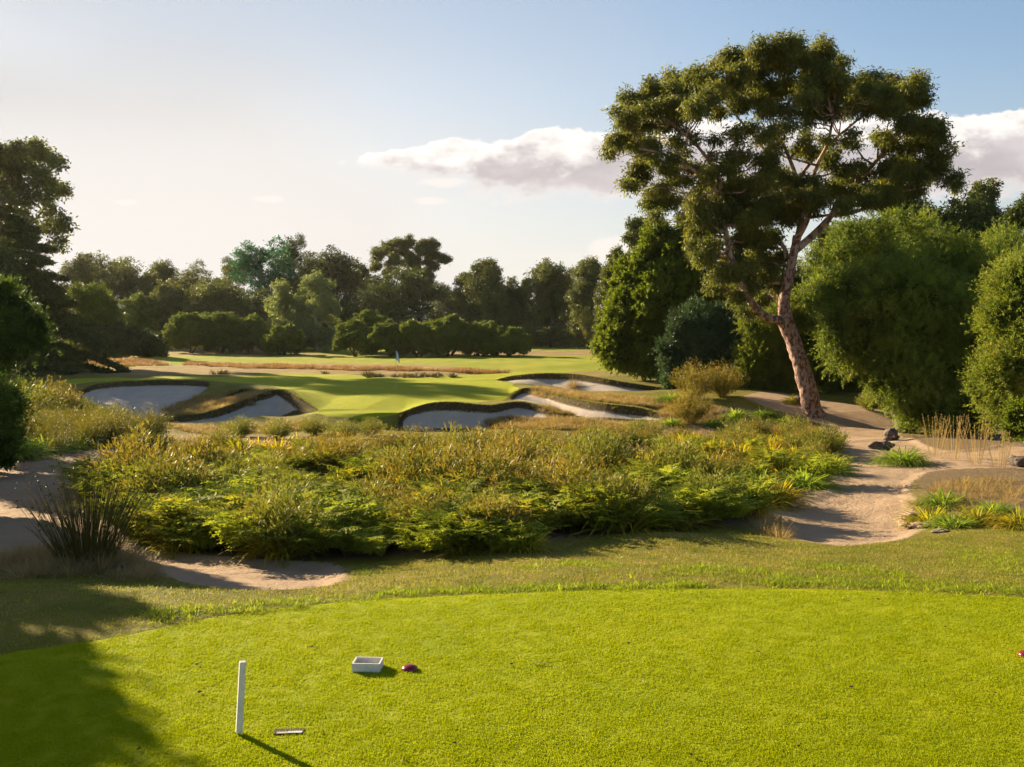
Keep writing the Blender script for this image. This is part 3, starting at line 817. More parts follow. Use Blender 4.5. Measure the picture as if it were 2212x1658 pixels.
# ------------------------------------------------------------------ the leaning gum beside the path
HY = 36.0
hb = at(1757, 896); HB = np.array([hb[0], hb[1], hb[2]]); HY = hb[1]
def hp(u, v, dy=0.0): return at_y(u, v, HY + dy) - HB
def limb(pts):
    return resample([hp(u, v, dy) for u, v, r, dy in pts], [r for u, v, r, dy in pts], 5)
TR = limb([(1764,912,.52,0),(1757,893,.42,0),(1745,845,.365,0),(1730,790,.335,.1),(1713,738,.315,.2),(1698,695,.30,.2),(1694,655,.235,.2),(1703,605,.20,.1),(1713,555,.18,0),(1722,510,.165,0)])
LIMBS = [
 limb([(1705,712,.20,.2),(1682,692,.19,0),(1655,686,.165,-.3),(1625,655,.14,-.6),(1600,610,.12,-.8),(1580,560,.11,-.9),(1567,500,.10,-1),(1562,430,.09,-1),(1548,370,.07,-1.2)]),
 limb([(1718,530,.14,0),(1728,490,.125,.3),(1733,450,.11,.5),(1722,390,.09,.8),(1700,330,.07,1),(1672,270,.05,1.2)]),
 limb([(1720,520,.13,0),(1742,480,.11,-.5),(1755,430,.10,-.8),(1760,370,.085,-1),(1788,310,.06,-1.4),(1800,250,.04,-1.6)]),
 limb([(1714,545,.16,0),(1745,518,.15,.2),(1775,490,.14,.3),(1798,462,.12,.3),(1812,432,.11,.4),(1858,388,.095,.6),(1905,335,.075,.8),(1955,290,.05,1)]),
 limb([(1795,466,.10,.3),(1832,462,.08,0),(1875,448,.07,-.4),(1925,420,.05,-.7),(1985,408,.03,-1)]),
 limb([(1562,430,.08,-1),(1520,385,.07,-1.4),(1470,350,.06,-1.8),(1420,330,.045,-2),(1380,322,.03,-2.2)]),
 limb([(1552,380,.07,-1.2),(1510,320,.06,-.6),(1465,280,.045,-.2),(1430,250,.03,0)]),
 limb([(1733,450,.09,.5),(1690,380,.075,1.2),(1640,310,.06,1.8),(1590,250,.045,2.2)]),
 limb([(1722,390,.08,.8),(1770,330,.065,1.6),(1840,270,.05,2.2),(1890,230,.03,2.5)]),
 limb([(1700,560,.10,.1),(1690,530,.09,.4),(1650,510,.05,.8)]),
]
ZB = [(1030,110,70),(1180,120,55),(900,150,70),(780,170,75),(1000,200,90),(1160,210,85),(1260,200,45),(690,200,45),(850,260,85),(580,250,55),(480,310,75),(370,320,60),(640,320,75),(740,330,65),
 (960,320,85),(1090,320,85),(1210,310,85),(1330,300,75),(1420,300,65),(1510,280,65),(1600,320,75),(1660,370,55),(1560,390,80),(1450,400,80),(1330,400,70),(300,390,75),(400,410,75),(500,420,70),
 (230,470,65),(330,490,75),(440,490,55),(580,420,60),(180,560,55),(270,580,65),(370,590,55),(160,620,38),(330,650,55),(290,730,55),(260,780,32),(690,420,50),(800,390,60),(900,410,50),(1010,420,60),
 (1120,440,45),(1200,420,60),(1680,490,75),(1600,480,65),(1740,560,65),(1670,590,75),(1750,640,55),(1590,620,60),(1510,600,42),(1650,700,65),(1740,720,55),(1810,750,45),(1830,790,28),(1560,720,60),
 (1500,690,50),(880,660,60),(780,640,50),(720,700,55),(960,600,40),(1130,620,50),(1220,650,55),(1340,740,60),(1280,700,42),(1090,800,75),(980,740,70),(880,760,80),(780,800,80),(680,800,65),(620,820,65),
 (560,880,45),(400,820,55),(360,870,42),(430,870,45),(380,930,32),(600,900,55),(700,900,45),(640,980,55),(580,1000,45),(850,900,85),(960,900,85),(1060,900,75),(1150,860,60),(780,950,55),(830,1030,75),
 (930,1020,75),(850,1130,75),(760,1120,45),(950,1130,55),(900,1220,60),(700,1220,52),(660,1270,36),(780,1300,46),(900,1320,46),(960,1270,36),(810,1390,40),(640,1060,45),(560,1060,36),(600,1130,36),
 (1230,800,45),(1370,860,50),(1450,800,50),(1530,830,50),(1620,800,50),(1300,880,42),(470,760,40),(430,700,34)]
R1 = np.random.default_rng(11)
def fill(poly, n, r0, r1):
    P_ = np.array(poly, float); k = 0
    while k < n:
        q = R1.uniform(P_.min(0), P_.max(0))
        if sdf(P_, np.array([q[0]]), np.array([q[1]]))[0] > 0: ZB.append((q[0], q[1], R1.uniform(r0, r1))); k += 1
fill([(520,880),(700,800),(1000,760),(1180,800),(1150,900),(1040,960),(940,1000),(900,1290),(850,1340),(800,1350),(740,1270),(640,1260),(600,1150),(520,1000)], 44, 34, 52)
fill([(480,480),(700,470),(1000,480),(1300,470),(1560,520),(1400,700),(1100,620),(900,600),(650,680),(420,620)], 34, 16, 34)
fill([(180,480),(300,330),(480,290),(700,190),(1000,100),(1220,160),(1340,290),(1520,280),(1660,350),(1640,420),(1400,430),(1150,400),(900,380),(700,390),(480,430),(300,530)], 34, 30, 50)
fill([(1180,760),(1400,740),(1640,640),(1720,760),(1500,860),(1250,900)], 16, 35, 50)
fill([(250,640),(440,620),(640,720),(640,850),(440,900),(330,840)], 12, 28, 40)

HBL = []
for zx, zy, zr in ZB:
    u, v = (1250 + zx / 2.2109) * .99550, (50 + zy / 2.2107) * .99580
    rr = zr / 2.221 / FPX * HY
    rho = min(1, math.hypot((zx - 960) / 860, (zy - 640) / 620))
    lim = 4.3 * math.sqrt(1 - rho * rho) if zy < 560 else 2.4 * math.sqrt(1 - min(1, abs(zx - 900) / 950) ** 2) * (1 if zy < 950 else .55)
    dy = R1.uniform(-1, 1) * lim
    if zy > 950: dy = dy - .4 if zx < 850 else abs(dy) + .7
    c = hp(u, v, dy)
    HBL.append([c[0], c[1], c[2], rr * .95, rr * 1.15, rr * .64])
big = empty('leaning_gum_tree', HB.tolist(), 'tall leaning gum tree with mottled pink trunk and wide umbrella crown beside the sandy path', 'tree')
HB2 = lumpy(np.array(HBL), 4, R1, (.30, .55), .74)
V, Q, T, A = crown_leaves(HB2, 12.5, 21, .18, .046, .15, np.random.default_rng(5), droop=.75, up=.3, shell=.30)
mk('crown', V, Q, None, M['gum'], big, A)
V, Q = tubes([resample(TR[0], TR[1], 3)], 28)
from mathutils import noise as mno
for q_ in range(len(V)):
    p_ = Vector(V[q_]); c_ = TR[0][np.argmin(np.linalg.norm(TR[0] - V[q_], axis=1))]
    V[q_] += (V[q_] - c_) * (.16 * mno.noise(p_ * 1.7) + .10 * mno.noise(p_ * 5.0)) + 0
mk('trunk', V, Q, None, M['bark'], big, smooth=True)
br = skeleton([TR] + LIMBS, HBL, r0=.050, R=R1, twigs=4, wob=.15, thin=2.6)
V, Q = tubes(LIMBS + br, 7)
mk('branches', V, Q, None, M['limb'], big, smooth=True)

# ------------------------------------------------------------------ bushy tea trees on the right
def bush(name, label, cat, u, v, blobs, mat, tufts, leaves, L, Wd, slen, trunk=None, group=None, up=.35, hang=.0, seed=3, fn='spray', Y=None, spread=.75):
    """blobs given as (u, v, radius px, depth offset m) around the base point"""
    b = at(u, v) if Y is None else np.array([at_y(u, 700, Y)[0], Y, 0])
    if Y is not None: b[2] = on(b[0], b[1])
    BL = []
    for bu, bv, br_, dy in blobs:
        c = at_y(bu, bv, b[1] + dy) - b; r = br_ / FPX * (b[1] + dy)
        r = max(r * .55, r - slen * .62) if fn == 'spray' else r
        BL.append([c[0], c[1], c[2], r, r * 1.05, r * .9])
    e = empty(name, b.tolist(), label, cat, group)
    R = np.random.default_rng(seed)
    if fn == 'spray': BL0 = BL; BL = lumpy(BL, 5, R, (.34, .60), .62); tufts = tufts / 2.6
    if fn == 'spray': V, Q, T, A = crown_sprays(BL, tufts, leaves, L, Wd, slen, R, up=up, hang=hang, spread=spread)
    else: V, Q, T, A = crown_leaves(BL, tufts, leaves, L, Wd, slen, R, droop=hang, shell=.5)
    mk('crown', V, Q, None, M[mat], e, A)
    if trunk:
        lines = []
        for t in trunk:
            lines.append(resample([at_y(tu, tv, b[1] + td) - b for tu, tv, tr_, td in t], [tr_ for *_, tr_, td in t]))
        top = [x for x in (BL0 if fn == 'spray' else BL)]
        V, Q = tubes(lines + skeleton(lines, [list(x) for x in top], r0=.03, R=R), 7)
        mk('trunk', V, Q, None, M['bark_d'], e, smooth=True)
    return e
# ================================================================== placement
bush('weeping_tea_tree', 'big rounded bright green tea tree with hanging sprays over the sandy path', 'tree', 1950, 935,
     [(1850,650,72,0),(1905,632,72,.5),(1965,612,76,1),(2035,602,80,1.2),(2105,600,80,1),(1830,700,70,-.5),(1880,690,85,-1),(1960,680,95,-1.2),(2050,665,95,-1),(2130,660,90,0),(1800,660,45,.3),
      (1820,750,55,-.3),(1870,760,70,-1),(1940,750,90,-1.5),(2030,740,100,-1.5),(2100,730,90,-.6),(1880,810,50,-.8),(1950,830,65,-1.4),(2010,830,80,-1.6),(2080,820,80,-1.2),(2000,890,60,-1.2),(2060,890,60,-1),
      (2110,890,55,-.6),(2160,600,80,2),(2210,610,90,2),(2170,700,90,1),(2150,760,80,2),(2190,820,80,2.5),(2130,840,60,1.5),(2170,900,60,2.5),(2230,700,90,3),(2100,640,70,0),(2240,560,80,3.5),(2060,935,35,-1),(1990,660,80,-1),(1915,670,60,-1.6),(1800,720,40,0),(2120,940,35,-.5)],
     'tea', 330, 20, .12, .026, .42, hang=.6, seed=21,
     trunk=[[(1955,945,.30,0),(1945,900,.24,0),(1930,850,.2,.1),(1900,790,.14,.2),(1880,720,.08,.2)],[(1965,940,.2,.1),(1985,880,.16,.2),(2010,800,.12,.3),(2030,700,.08,.3)]])
bush('yellow_tea_tree', 'yellowish green feathery tea tree at the right-hand edge in front of the rounded one', 'tree', 2215, 975,
     [(2200,650,60,0),(2230,640,80,.3),(2180,730,60,-.2),(2210,740,80,-.4),(2160,800,60,-.3),(2200,820,80,-.5),(2250,720,90,0),(2150,690,45,.2),(2185,890,60,.6),(2230,880,80,.4),(2260,800,90,.3),(2130,850,40,.2)],
     'tea_y', 330, 17, .095, .026, .32, seed=22, trunk=[[(2225,985,.16,.3),(2220,900,.12,.3),(2215,800,.1,.3),(2210,700,.06,.3)]])
bush('bright_sapling', 'small bright green sapling low at the right edge in front of the dark trunks', 'shrub', 2215, 985,
     [(2195,895,28,-1.2),(2215,930,34,-1.2),(2190,930,22,-1.2),(2235,890,40,-1.2)], 'rich', 90, 14, .08, .03, .22, seed=23, up=.2)
bush('mid_tea_tree', 'mid green tea tree behind the leaning trunk, left of the big rounded one', 'tree', 1820, 880,
     [(1790,590,70,2),(1850,560,70,2.5),(1760,660,60,1),(1740,730,55,1),(1780,720,60,1),(1800,650,70,1),(1810,790,60,1),(1760,800,50,1),(1850,820,60,1.5),(1900,530,60,3),(1960,520,60,4),(1880,850,40,1)],
     'tea', 260, 17, .10, .03, .32, hang=.4, seed=24, Y=HY + 5.5, trunk=[[(1830,900,.15,1),(1815,800,.12,1),(1800,700,.08,1)]])
bush('low_tea_tree', 'bushy tea tree with yellowish left side just behind the leaning gum trunk', 'tree', 1660, 862,
     [(1650,720,50,0),(1625,760,45,0),(1640,800,40,0),(1680,760,50,0),(1690,820,40,0),(1720,780,45,.5),(1610,790,30,-.2),(1660,840,25,-.3),(1700,690,45,.6)],
     'tea_y', 260, 17, .10, .028, .3, hang=.3, seed=25, Y=HY + 6, trunk=[[(1665,870,.12,0),(1665,800,.1,0),(1670,730,.06,0)]])
bush('dark_rounded_shrub', 'dark bluish green rounded shrub between the dense green tree and the leaning gum', 'shrub', 1520, 850,
     [(1470,735,45,0),(1520,705,50,.5),(1575,715,50,.5),(1450,780,38,-.3),(1500,770,50,-.5),(1560,780,55,-.5),(1600,760,45,0),(1610,820,40,0),(1540,830,40,-.3),(1470,825,35,-.3),(1650,700,40,1.5),(1620,690,40,1)],
     'blue', 230, 15, .13, .04, .28, seed=26, Y=49, trunk=[[(1530,870,.12,0),(1530,800,.1,0),(1530,740,.06,0)]])
bush('dense_green_tree', 'dense dark green tree with billowing crown reaching the ground behind the right bunkers', 'tree', 1440, 835,
     [(1470,525,45,0),(1430,555,45,0),(1500,540,55,.5),(1390,590,45,0),(1450,600,60,-1),(1520,600,65,0),(1360,640,45,.3),(1410,660,60,-1),(1480,670,65,-1.2),(1550,650,60,.5),(1345,700,42,.3),(1400,730,55,-.8),
      (1460,740,60,-1),(1530,720,60,0),(1320,750,32,.2),(1350,780,36,-.2),(1400,790,40,-.6),(1450,800,40,-.6),(1320,725,26,0),(1575,620,50,1),(1590,700,60,1.4),(1500,800,45,.3),(1420,510,30,.5),(1340,740,40,0)],
     'rich', 520, 17, .16, .07, .34, seed=27, Y=57, up=.25, hang=.3, trunk=[[(1450,850,.2,0),(1452,780,.18,0),(1460,700,.14,0),(1470,600,.1,0)]])
tree('gum_tree', 'olive gum rising just behind the dense green tree', 'tree', 1395, 0, 478, 70, 150, 'tall', 'gum_far', seed=31, fine=1.6)
tree('gum_tree', 'pale feathery gum left of the dense green tree, overlapping its edge', 'tree', 1335, 0, 548, 88, 120, 'tall', 'gum_far', seed=32, fine=1.5, bark='bark_p')
tree('gum_tree', 'dark heavy gum behind the right half of the leaning gum crown', 'tree', 2005, 0, 362, 54, 330, 'dense', 'dark', seed=33, fine=2.2)
tree('gum_tree', 'dark gum seen through the middle of the leaning gum crown', 'tree', 1830, 0, 480, 58, 230, 'dense', 'dark', seed=34, fine=2)
tree('gum_tree', 'thin gum with open crown at the right horizon above the tea trees', 'tree', 2130, 0, 388, 60, 190, 'gum', 'gum_far', seed=35, fine=1.8)
tree('gum_tree', 'small dark gum at the far right edge above the tea trees', 'tree', 2225, 0, 398, 56, 200, 'gum', 'dark', seed=36, fine=1.8)
tree('gum_tree', 'dark green tree filling the gap behind the leaning trunk', 'tree', 1690, 0, 560, 62, 240, 'dense', 'dark', seed=37, fine=2)

# left edge
bush('dark_cypress_bush', 'dark spiky evergreen bush cut off by the left edge with lit tips', 'tree', 10, 1010,
     [(-30,660,50,4),(10,690,40,4),(-10,740,60,4),(35,725,34,4),(50,765,28,4),(5,790,34,4),(72,735,22,4),(-60,720,70,4),(-60,820,60,4),(90,745,13,4),(88,715,7,4),(82,695,5,4),(52,668,7,4),(30,655,8,4),(10,645,18,4),(14,622,10,4),(48,690,12,4),(70,700,9,4),(-20,840,30,3),
      (-20,900,60,-1.2),(0,950,45,-1.4),(-40,980,60,-1.4),(10,990,28,-1.5),(-100,900,100,-.6),(10,880,40,-1)],
     'tea', 300, 18, .10, .028, .34, seed=28, up=.9, trunk=[[(-30,1030,.16,0),(-30,900,.13,0),(-30,760,.08,0)]])
M['tea_d'] = foliage_mat('dark_spiky_leaves', (.022, .045, .010), (.075, .115, .018), None, trans=.33, clump=1.2)
for o in bpy.data.objects:
    if o.parent and o.parent.name.startswith('dark_cypress_bush') and o.name.startswith('crown'): o.data.materials[0] = M['tea_d']

# the cedar: tiers of flat drooping boughs
def cedar(u, Y, vtop, label):
    x = at_y(u, 700, Y)[0]; z = on(x, Y); h = at_y(u, vtop, Y)[2] - z
    R = np.random.default_rng(77)
    e = empty('cedar_tree', (x, Y, z), label, 'tree')
    lines = [resample([[0, 0, -.4], [.1, 0, h * .3], [0, .1, h * .7], [0, 0, h]], [.38, .32, .2, .04])]
    tp = []
    for t in range(18):
        f = t / 17
        zz = h * (.04 + .9 * f)
        Lb = (1 - f) ** .75 * 6.6 + .7
        for k in range(5):
            a = R.uniform(0, 2 * PI) if k else R.uniform(-.35, .35)
            l = Lb * R.uniform(.7, 1.15)
            dr = R.uniform(-.02, .16) if f > .25 else R.uniform(.05, .2)
            pts = np.array([[0, 0, zz], [math.cos(a) * l * .4, math.sin(a) * l * .4, zz + .05 * l], [math.cos(a) * l * .75, math.sin(a) * l * .75, zz - .02 * l], [math.cos(a) * l, math.sin(a) * l, zz - dr * l]])
            P_, r_ = resample(pts, [.07, .05, .03, .01], 6)
            lines.append((P_, r_))
            n = int(70 * l)
            q = R.uniform(.22, 1, n)
            c = np.array([np.interp(q * (len(P_) - 1), np.arange(len(P_)), P_[:, i_]) for i_ in range(3)]).T
            wdt = .36 * l * (1.12 - q) + .15
            sd_ = np.array([-math.sin(a), math.cos(a), 0])
            c = c + sd_ * (R.normal(size=(n, 1)) * wdt[:, None] * .6) + np.array([0, 0, 1]) * (R.normal(size=(n, 1)) * .06 - .08 * np.abs(R.normal(size=(n, 1))))
            dd = unit(np.array([math.cos(a), math.sin(a), 0]) + sd_ * R.normal(size=(n, 1)) * .6 + np.array([0, 0, .05]))
            tp.append((c, dd))
    c = np.concatenate([a for a, b in tp]); dd = np.concatenate([b for a, b in tp])
    j = np.repeat(np.arange(len(c)), 12)
    P_ = c[j] + dd[j] * R.uniform(-.2, .2, len(j))[:, None] + R.normal(size=(len(j), 3)) * np.array([.10, .10, .02])
    D_ = unit(dd[j] * .7 + rdir(len(j), R) * .7 + [0, 0, -.1])
    V, Q = leaf_quads(P_, D_, R.uniform(.14, .26, len(j)), .07, R)
    mk('crown', V, Q, None, M['cedar'], e, dict(rnd=np.repeat(R.random(len(j)), 4)))
    V, Q = tubes(lines, 6); mk('trunk', V, Q, None, M['bark_d'], e, smooth=True)
cedar(10, 66, 425, 'broad dark cedar with flat drooping boughs at the left edge')
bush('gum_tree', 'tall open gum with rounded leaf clumps rising behind the cedar at the left edge', 'tree', -30, 800,
     [(u_, v_, r_, (k_ * 37 % 11 - 5) * .5) for k_, (u_, v_, r_) in enumerate([(42,329,20),(75,325,20),(107,342,18),(124,355,12),(33,355,24),(7,342,20),(78,387,18),(111,400,14),(130,410,16),(98,423,15),(104,443,10),(120,456,8),(49,417,20),
       (20,387,26),(10,433,24),(59,436,12),(98,462,8),(130,478,13),(111,492,15),(85,494,12),(145,490,9),(127,527,14),(-30,340,40),(-50,420,50),(-20,480,35),(60,470,14),(30,470,18),(-60,550,60),(20,520,30),(95,372,12),(60,355,14)])],
     'gum_far', 75, 16, .34, .16, .30, fn='leaf', seed=43, Y=84, hang=.3, trunk=[[(-30,810,.3,0),(-25,650,.26,0),(-10,520,.2,0),(10,430,.14,0),(35,370,.08,0)],[(-15,540,.14,0),(30,500,.1,0),(80,470,.06,0),(110,430,.04,0)]])
tree('willowy_tree', 'willowy green tree with hanging skirts just right of the cedar', 'tree', 200, 0, 622, 100, 140, 'dense', 'dome', seed=44, fine=1.6)
tree('spreading_wattle', 'low dark spreading tree between the cedar boughs and the domed tea trees', 'tree', 265, 0, 715, 98, 170, 'dome', 'cedar', seed=45, fine=1.3)

# the far belt of trees
FAR = [
 (250,545,160,150,'gum','gum_far','dark wide gum, first of the far belt right of the cedar'),
 (175,560,150,90,'gum','gum_far','dark gum half hidden by the cedar bough tips'),
 (350,570,165,95,'gum','gum_far','brownish rounded gum in the far belt below a dip of the treeline'),
 (425,565,170,110,'gum','gum_far','brownish billowing gum in the middle of the left far belt'),
 (498,560,172,90,'gum','gum_far','slim open gum left of the dark green pair'),
 (572,519,165,130,'dense','rich_d','deep green rounded tree, left one of the tallest pair on the far belt'),
 (650,512,175,95,'gum','dark','dark brown-green gum, right one of the tallest pair on the far belt'),
 (705,545,165,150,'dense','dark','wide dark tree sloping down right of the tallest pair'),
 (770,568,172,100,'gum','dark','dark tree between the sloping one and the umbrella gum'),
 (852,588,150,150,'dense','dark','dense dark dome standing below the umbrella gum'),
 (948,622,240,110,'gum','dark','hazy low trees in the gap right of the dense dome'),
 (300,628,135,75,'dense','dome','small round sunlit tree below the left far belt'),
 (365,622,140,100,'gum','gum_far','olive tree in the second row left of the domed tea trees'),
 (462,612,145,125,'dense','gum_far','grey-olive rounded tree behind the left domed tea trees'),
 (540,640,150,110,'gum','dark','dark low tree behind the left domed tea trees'),
 (610,603,132,90,'tall','pale','pale yellow-green tree, left one of the sunlit pair'),
 (682,590,130,92,'tall','pale','pale sunlit gum with a light trunk, right one of the sunlit pair'),
 (745,650,160,80,'gum','dark','low brownish tree right of the sunlit pair'),
 (1005,597,150,80,'tall','gum_far','olive gum, leftmost of the group right of the gap'),
 (1052,570,145,110,'tall','gum_far','tallest olive gum of the group right of the gap'),
 (1105,610,150,90,'tall','gum_far','drooping gum right of the tallest olive one'),
 (1137,597,165,40,'tall','gum_far','very slim gum in the notch of the right treeline'),
 (1190,572,140,110,'tall','gum_far','feathery gum with a dark straight trunk right of the notch'),
 (1240,610,160,90,'gum','dark','dark low tree between two feathery gums'),
 (1272,560,130,95,'tall','gum_far','feathery open gum nearest the dense green tree'),
 (1330,600,125,90,'tall','gum_far','olive gum partly behind the dense green tree'),
 (1180,660,165,120,'gum','dark','low brown bushy tree under the feathery gums'),
 (1080,665,165,110,'gum','dark','low dark bushy tree behind the right domed tea trees'),
]
M['rich_d'] = foliage_mat('deep_green_leaves', (.012, .06, .030), (.025, .12, .05), None, trans=.3, clump=.3)
for u, vt, Y, wpx, st, lf, lb in FAR:
    tree('far_tree', lb, 'tree', u, 0, vt, Y, wpx * 1.42, st, lf, group='trees along the far side of the course', fine=1.25, bark='bark_p' if lf == 'pale' else 'bark_d')
tree('umbrella_gum', 'tall umbrella gum with clear sky gaps standing above the far treeline', 'tree', 885, 0, 508, 165, 178, 'umbrella', 'gum_far', bark='bark_p', seed=52, fine=2.2)
DOM = [(410,674,118,100,'left end of the left domed group'),(475,676,121,105,'second from left of the left domed group, with twisted low trunks'),
       (540,682,121,100,'third from left of the left domed group'),(610,705,116,85,'lowest, right end of the left domed group'),
       (445,676,126,90,'rear of the left domed group'),
       (768,690,112,90,'left end of the right domed group, with bare forked trunks showing'),(802,668,120,100,'small flat-topped one rising behind the right group of domed tea trees'),
       (840,698,110,95,'second from left of the right domed group'),(905,692,109,100,'middle of the right domed group'),
       (970,684,109,115,'tallest of the right domed group'),(1040,697,108,95,'second from right of the right domed group'),
       (1102,710,106,82,'right end of the right domed group'),(880,684,118,60,'bright yellow-green top behind the right group of domed tea trees')]
for u, vt, Y, wpx, lb in DOM:
    tree('domed_tea_tree', 'low rounded green tree, ' + lb, 'tree', u, 0, vt, Y, wpx * 1.1, 'dome', 'tea_y' if 'bright' in lb else 'dome', group='domed tea trees on the far fairway', fine=1.5)

# low growth under the far trees, one unbroken mass
Bq = []
R = np.random.default_rng(99)
for k in range(240):
    x = R.uniform(-95, 45); y = R.uniform(142, 178) if x < -25 or x > -15 else R.uniform(175, 200)
    r = R.uniform(1.2, 2.6)
    Bq.append([x, y, float(base_h(x, y)) + r * .5, r * 1.6, r * 1.3, r])
V, Q, T, A = crown_leaves(Bq, 60, 12, .45, .24, .25, R, droop=0, shell=.4)
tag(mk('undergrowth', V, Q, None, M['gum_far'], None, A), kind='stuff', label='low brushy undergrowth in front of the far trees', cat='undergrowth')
# ================================================================== low plants: templates around the origin
RT = np.random.default_rng(1234)
def t_tussock(n=230, L=.8, wd=.016, bend=1.0, spread=1.0, base=.12, R=RT):
    a = R.uniform(0, 2 * PI, n); q = np.sqrt(R.random(n))
    P = np.stack([np.cos(a) * q * base, np.sin(a) * q * base, np.full(n, -.02)], 1)
    tilt = q * .95 * spread + R.normal(size=n) * .1
    a2 = a + R.normal(size=n) * .35
    D = np.stack([np.cos(a2) * np.sin(tilt), np.sin(a2) * np.sin(tilt), np.cos(tilt)], 1)
    V, Q, T = blades(P, D, L * R.uniform(.6, 1.1, n), wd * R.uniform(.7, 1.2, n), bend * R.uniform(.5, 1.3, n), R)
    return V, Q, T, dict(rnd=np.repeat(R.random(n), 7))
def t_fern(n=16, L=.74, R=RT):
    parts = []
    for i in range(n):
        a = 2 * PI * i / n + R.normal() * .3; tilt = R.uniform(.08, .62); l = L * R.uniform(.7, 1.15)
        m = 15
        t = np.linspace(.22, 1, m)
        d0 = np.array([math.cos(a) * math.sin(tilt), math.sin(a) * math.sin(tilt), math.cos(tilt)])
        pts = d0 * (t * l)[:, None] + np.array([0, 0, -1]) * (t ** 2.2 * l * .42)[:, None] + np.array([math.cos(a), math.sin(a), 0]) * (t ** 2 * l * .25)[:, None]
        tan = unit(np.gradient(pts, axis=0))
        side = unit(np.cross(tan, [0, 0, 1.]))
        pl = l * .24 * np.sin(np.clip((1.08 - t) / .86, 0, 1) * PI * .55) + .01
        for s in (-1, 1):
            D = unit(side * s + tan * .55 + np.array([0, 0, -.35]) + R.normal(size=(m, 3)) * .2)
            nrm = unit(np.cross(D, tan)); sd_ = unit(np.cross(D, nrm))
            w = .009
            # each pinna: a tapered strip, plus small pinnules either side
            V = np.stack([pts, pts + D * pl[:, None] * .4 + sd_ * w, pts + D * pl[:, None], pts + D * pl[:, None] * .4 - sd_ * w], 1).reshape(-1, 3)
            Q = np.arange(m * 4).reshape(m, 4)
            parts.append((V, Q, None, dict(rnd=np.repeat(np.clip(R.random() * .6 + R.random(m) * .4, 0, 1), 4))))
            for f in (.3, .55, .78):
                b = pts + D * (pl * f)[:, None]
                for s2 in (-1, 1):
                    D2 = unit(D * .5 + tan * s2 * .9 + R.normal(size=(m, 3)) * .1)
                    l2 = (pl * .26 * (1.1 - f))[:, None]
                    sd2 = unit(np.cross(D2, nrm)) * .010
                    V = np.stack([b, b + D2 * l2 * .4 + sd2, b + D2 * l2, b + D2 * l2 * .4 - sd2], 1).reshape(-1, 3)
                    parts.append((V, Q, None, dict(rnd=np.repeat(R.random(m), 4))))
    return merge(parts)
def t_heath(n=90, H=.8, W2=.55, L=.055, wd=.012, leaves=20, R=RT):
    a = R.uniform(0, 2 * PI, n); q = np.sqrt(R.random(n))
    tip = np.stack([np.cos(a) * q * W2, np.sin(a) * q * W2, H * (1 - .45 * q ** 2) * R.uniform(.72, 1.1, n)], 1)
    bas = tip * [.15, .15, 0]
    j = np.repeat(np.arange(n), leaves); t = R.uniform(.25, 1, len(j))
    P = bas[j] * (1 - t[:, None]) + tip[j] * t[:, None] + R.normal(size=(len(j), 3)) * .025
    ax = unit(tip - bas)[j]
    V, Q = leaf_quads(P, unit(ax + rdir(len(j), R) * .8), L * R.uniform(.6, 1.4, len(j)), wd, R)
    st, sq, _ = blades(bas, unit(tip - bas), np.linalg.norm(tip - bas, axis=1), .008, .0, R)
    return merge([(V, Q, None, dict(rnd=np.repeat(np.clip(.3 * R.random(n)[j] + .7 * R.random(len(j)) * t, 0, 1), 4))),
                  (st, sq, None, dict(rnd=np.zeros(len(st))))])
def t_plume(n=70, L=1.0, R=RT, lean=(0, 0), straight=False):
    a = R.uniform(0, 2 * PI, n); q = np.sqrt(R.random(n)); tilt = q * (.25 if straight else .75)
    D = unit(np.stack([np.cos(a) * np.sin(tilt) + lean[0], np.sin(a) * np.sin(tilt) + lean[1], np.cos(tilt)], 1))
    P = np.stack([np.cos(a) * q * .15, np.sin(a) * q * .15, np.zeros(n)], 1)
    l = L * R.uniform(.6, 1.1, n); bd = (.15 if straight else 1.0) * R.uniform(.5, 1.3, n)
    V, Q, T = blades(P, D, l, .007, bd, R)
    g = np.array([0, 0, -1.])
    parts = [(V, Q, T, dict(rnd=np.repeat(R.random(n) * .4, 7)))]
    m = 16
    j = np.repeat(np.arange(n), m); t = R.uniform(.70, 1.0, len(j))
    def pos(t): return P[j] + D[j] * (l[j] * t)[:, None] + g * (bd[j] * l[j] * .62 * (t / .98) ** 2.3)[:, None]
    p = pos(t); tn = unit(pos(t + .03) - p)
    V, Q = leaf_quads(p, unit(tn + rdir(len(j), R) * .35), .045 * R.uniform(.6, 1.3, len(j)), .010, R)
    parts.append((V, Q, None, dict(rnd=np.repeat(.5 + .5 * R.random(len(j)), 4))))
    return merge(parts)
def t_rush(n=520, L=1.2, R=RT):
    a = R.uniform(0, 2 * PI, n); q = np.sqrt(R.random(n)); tilt = q * .5 + R.normal(size=n) * .07
    D = np.stack([np.cos(a) * np.sin(tilt), np.sin(a) * np.sin(tilt), np.cos(tilt)], 1)
    P = np.stack([np.cos(a) * q * .26, np.sin(a) * q * .26, np.zeros(n)], 1)
    l = L * R.uniform(.45, 1.05, n)
    V, Q, T = blades(P, D, l, .0065, R.uniform(.05, .5, n), R)
    k = R.random(n) < .5
    hp_ = P[k] + D[k] * (l[k] * R.uniform(.72, .93, k.sum()))[:, None]
    hj = np.repeat(np.arange(k.sum()), 4)
    V2, Q2 = leaf_quads(hp_[hj], rdir(len(hj), R), .022, .014, R)
    return merge([(V, Q, T, dict(rnd=np.repeat(R.random(n), 7))), (V2, Q2, None, dict(rnd=np.zeros(len(V2))))])
def t_grass(n=26, L=.10, wd=.005, R=RT, base=.06, spread=.8, bend=.7):
    return t_tussock(n, L, wd, bend, spread, base, R)
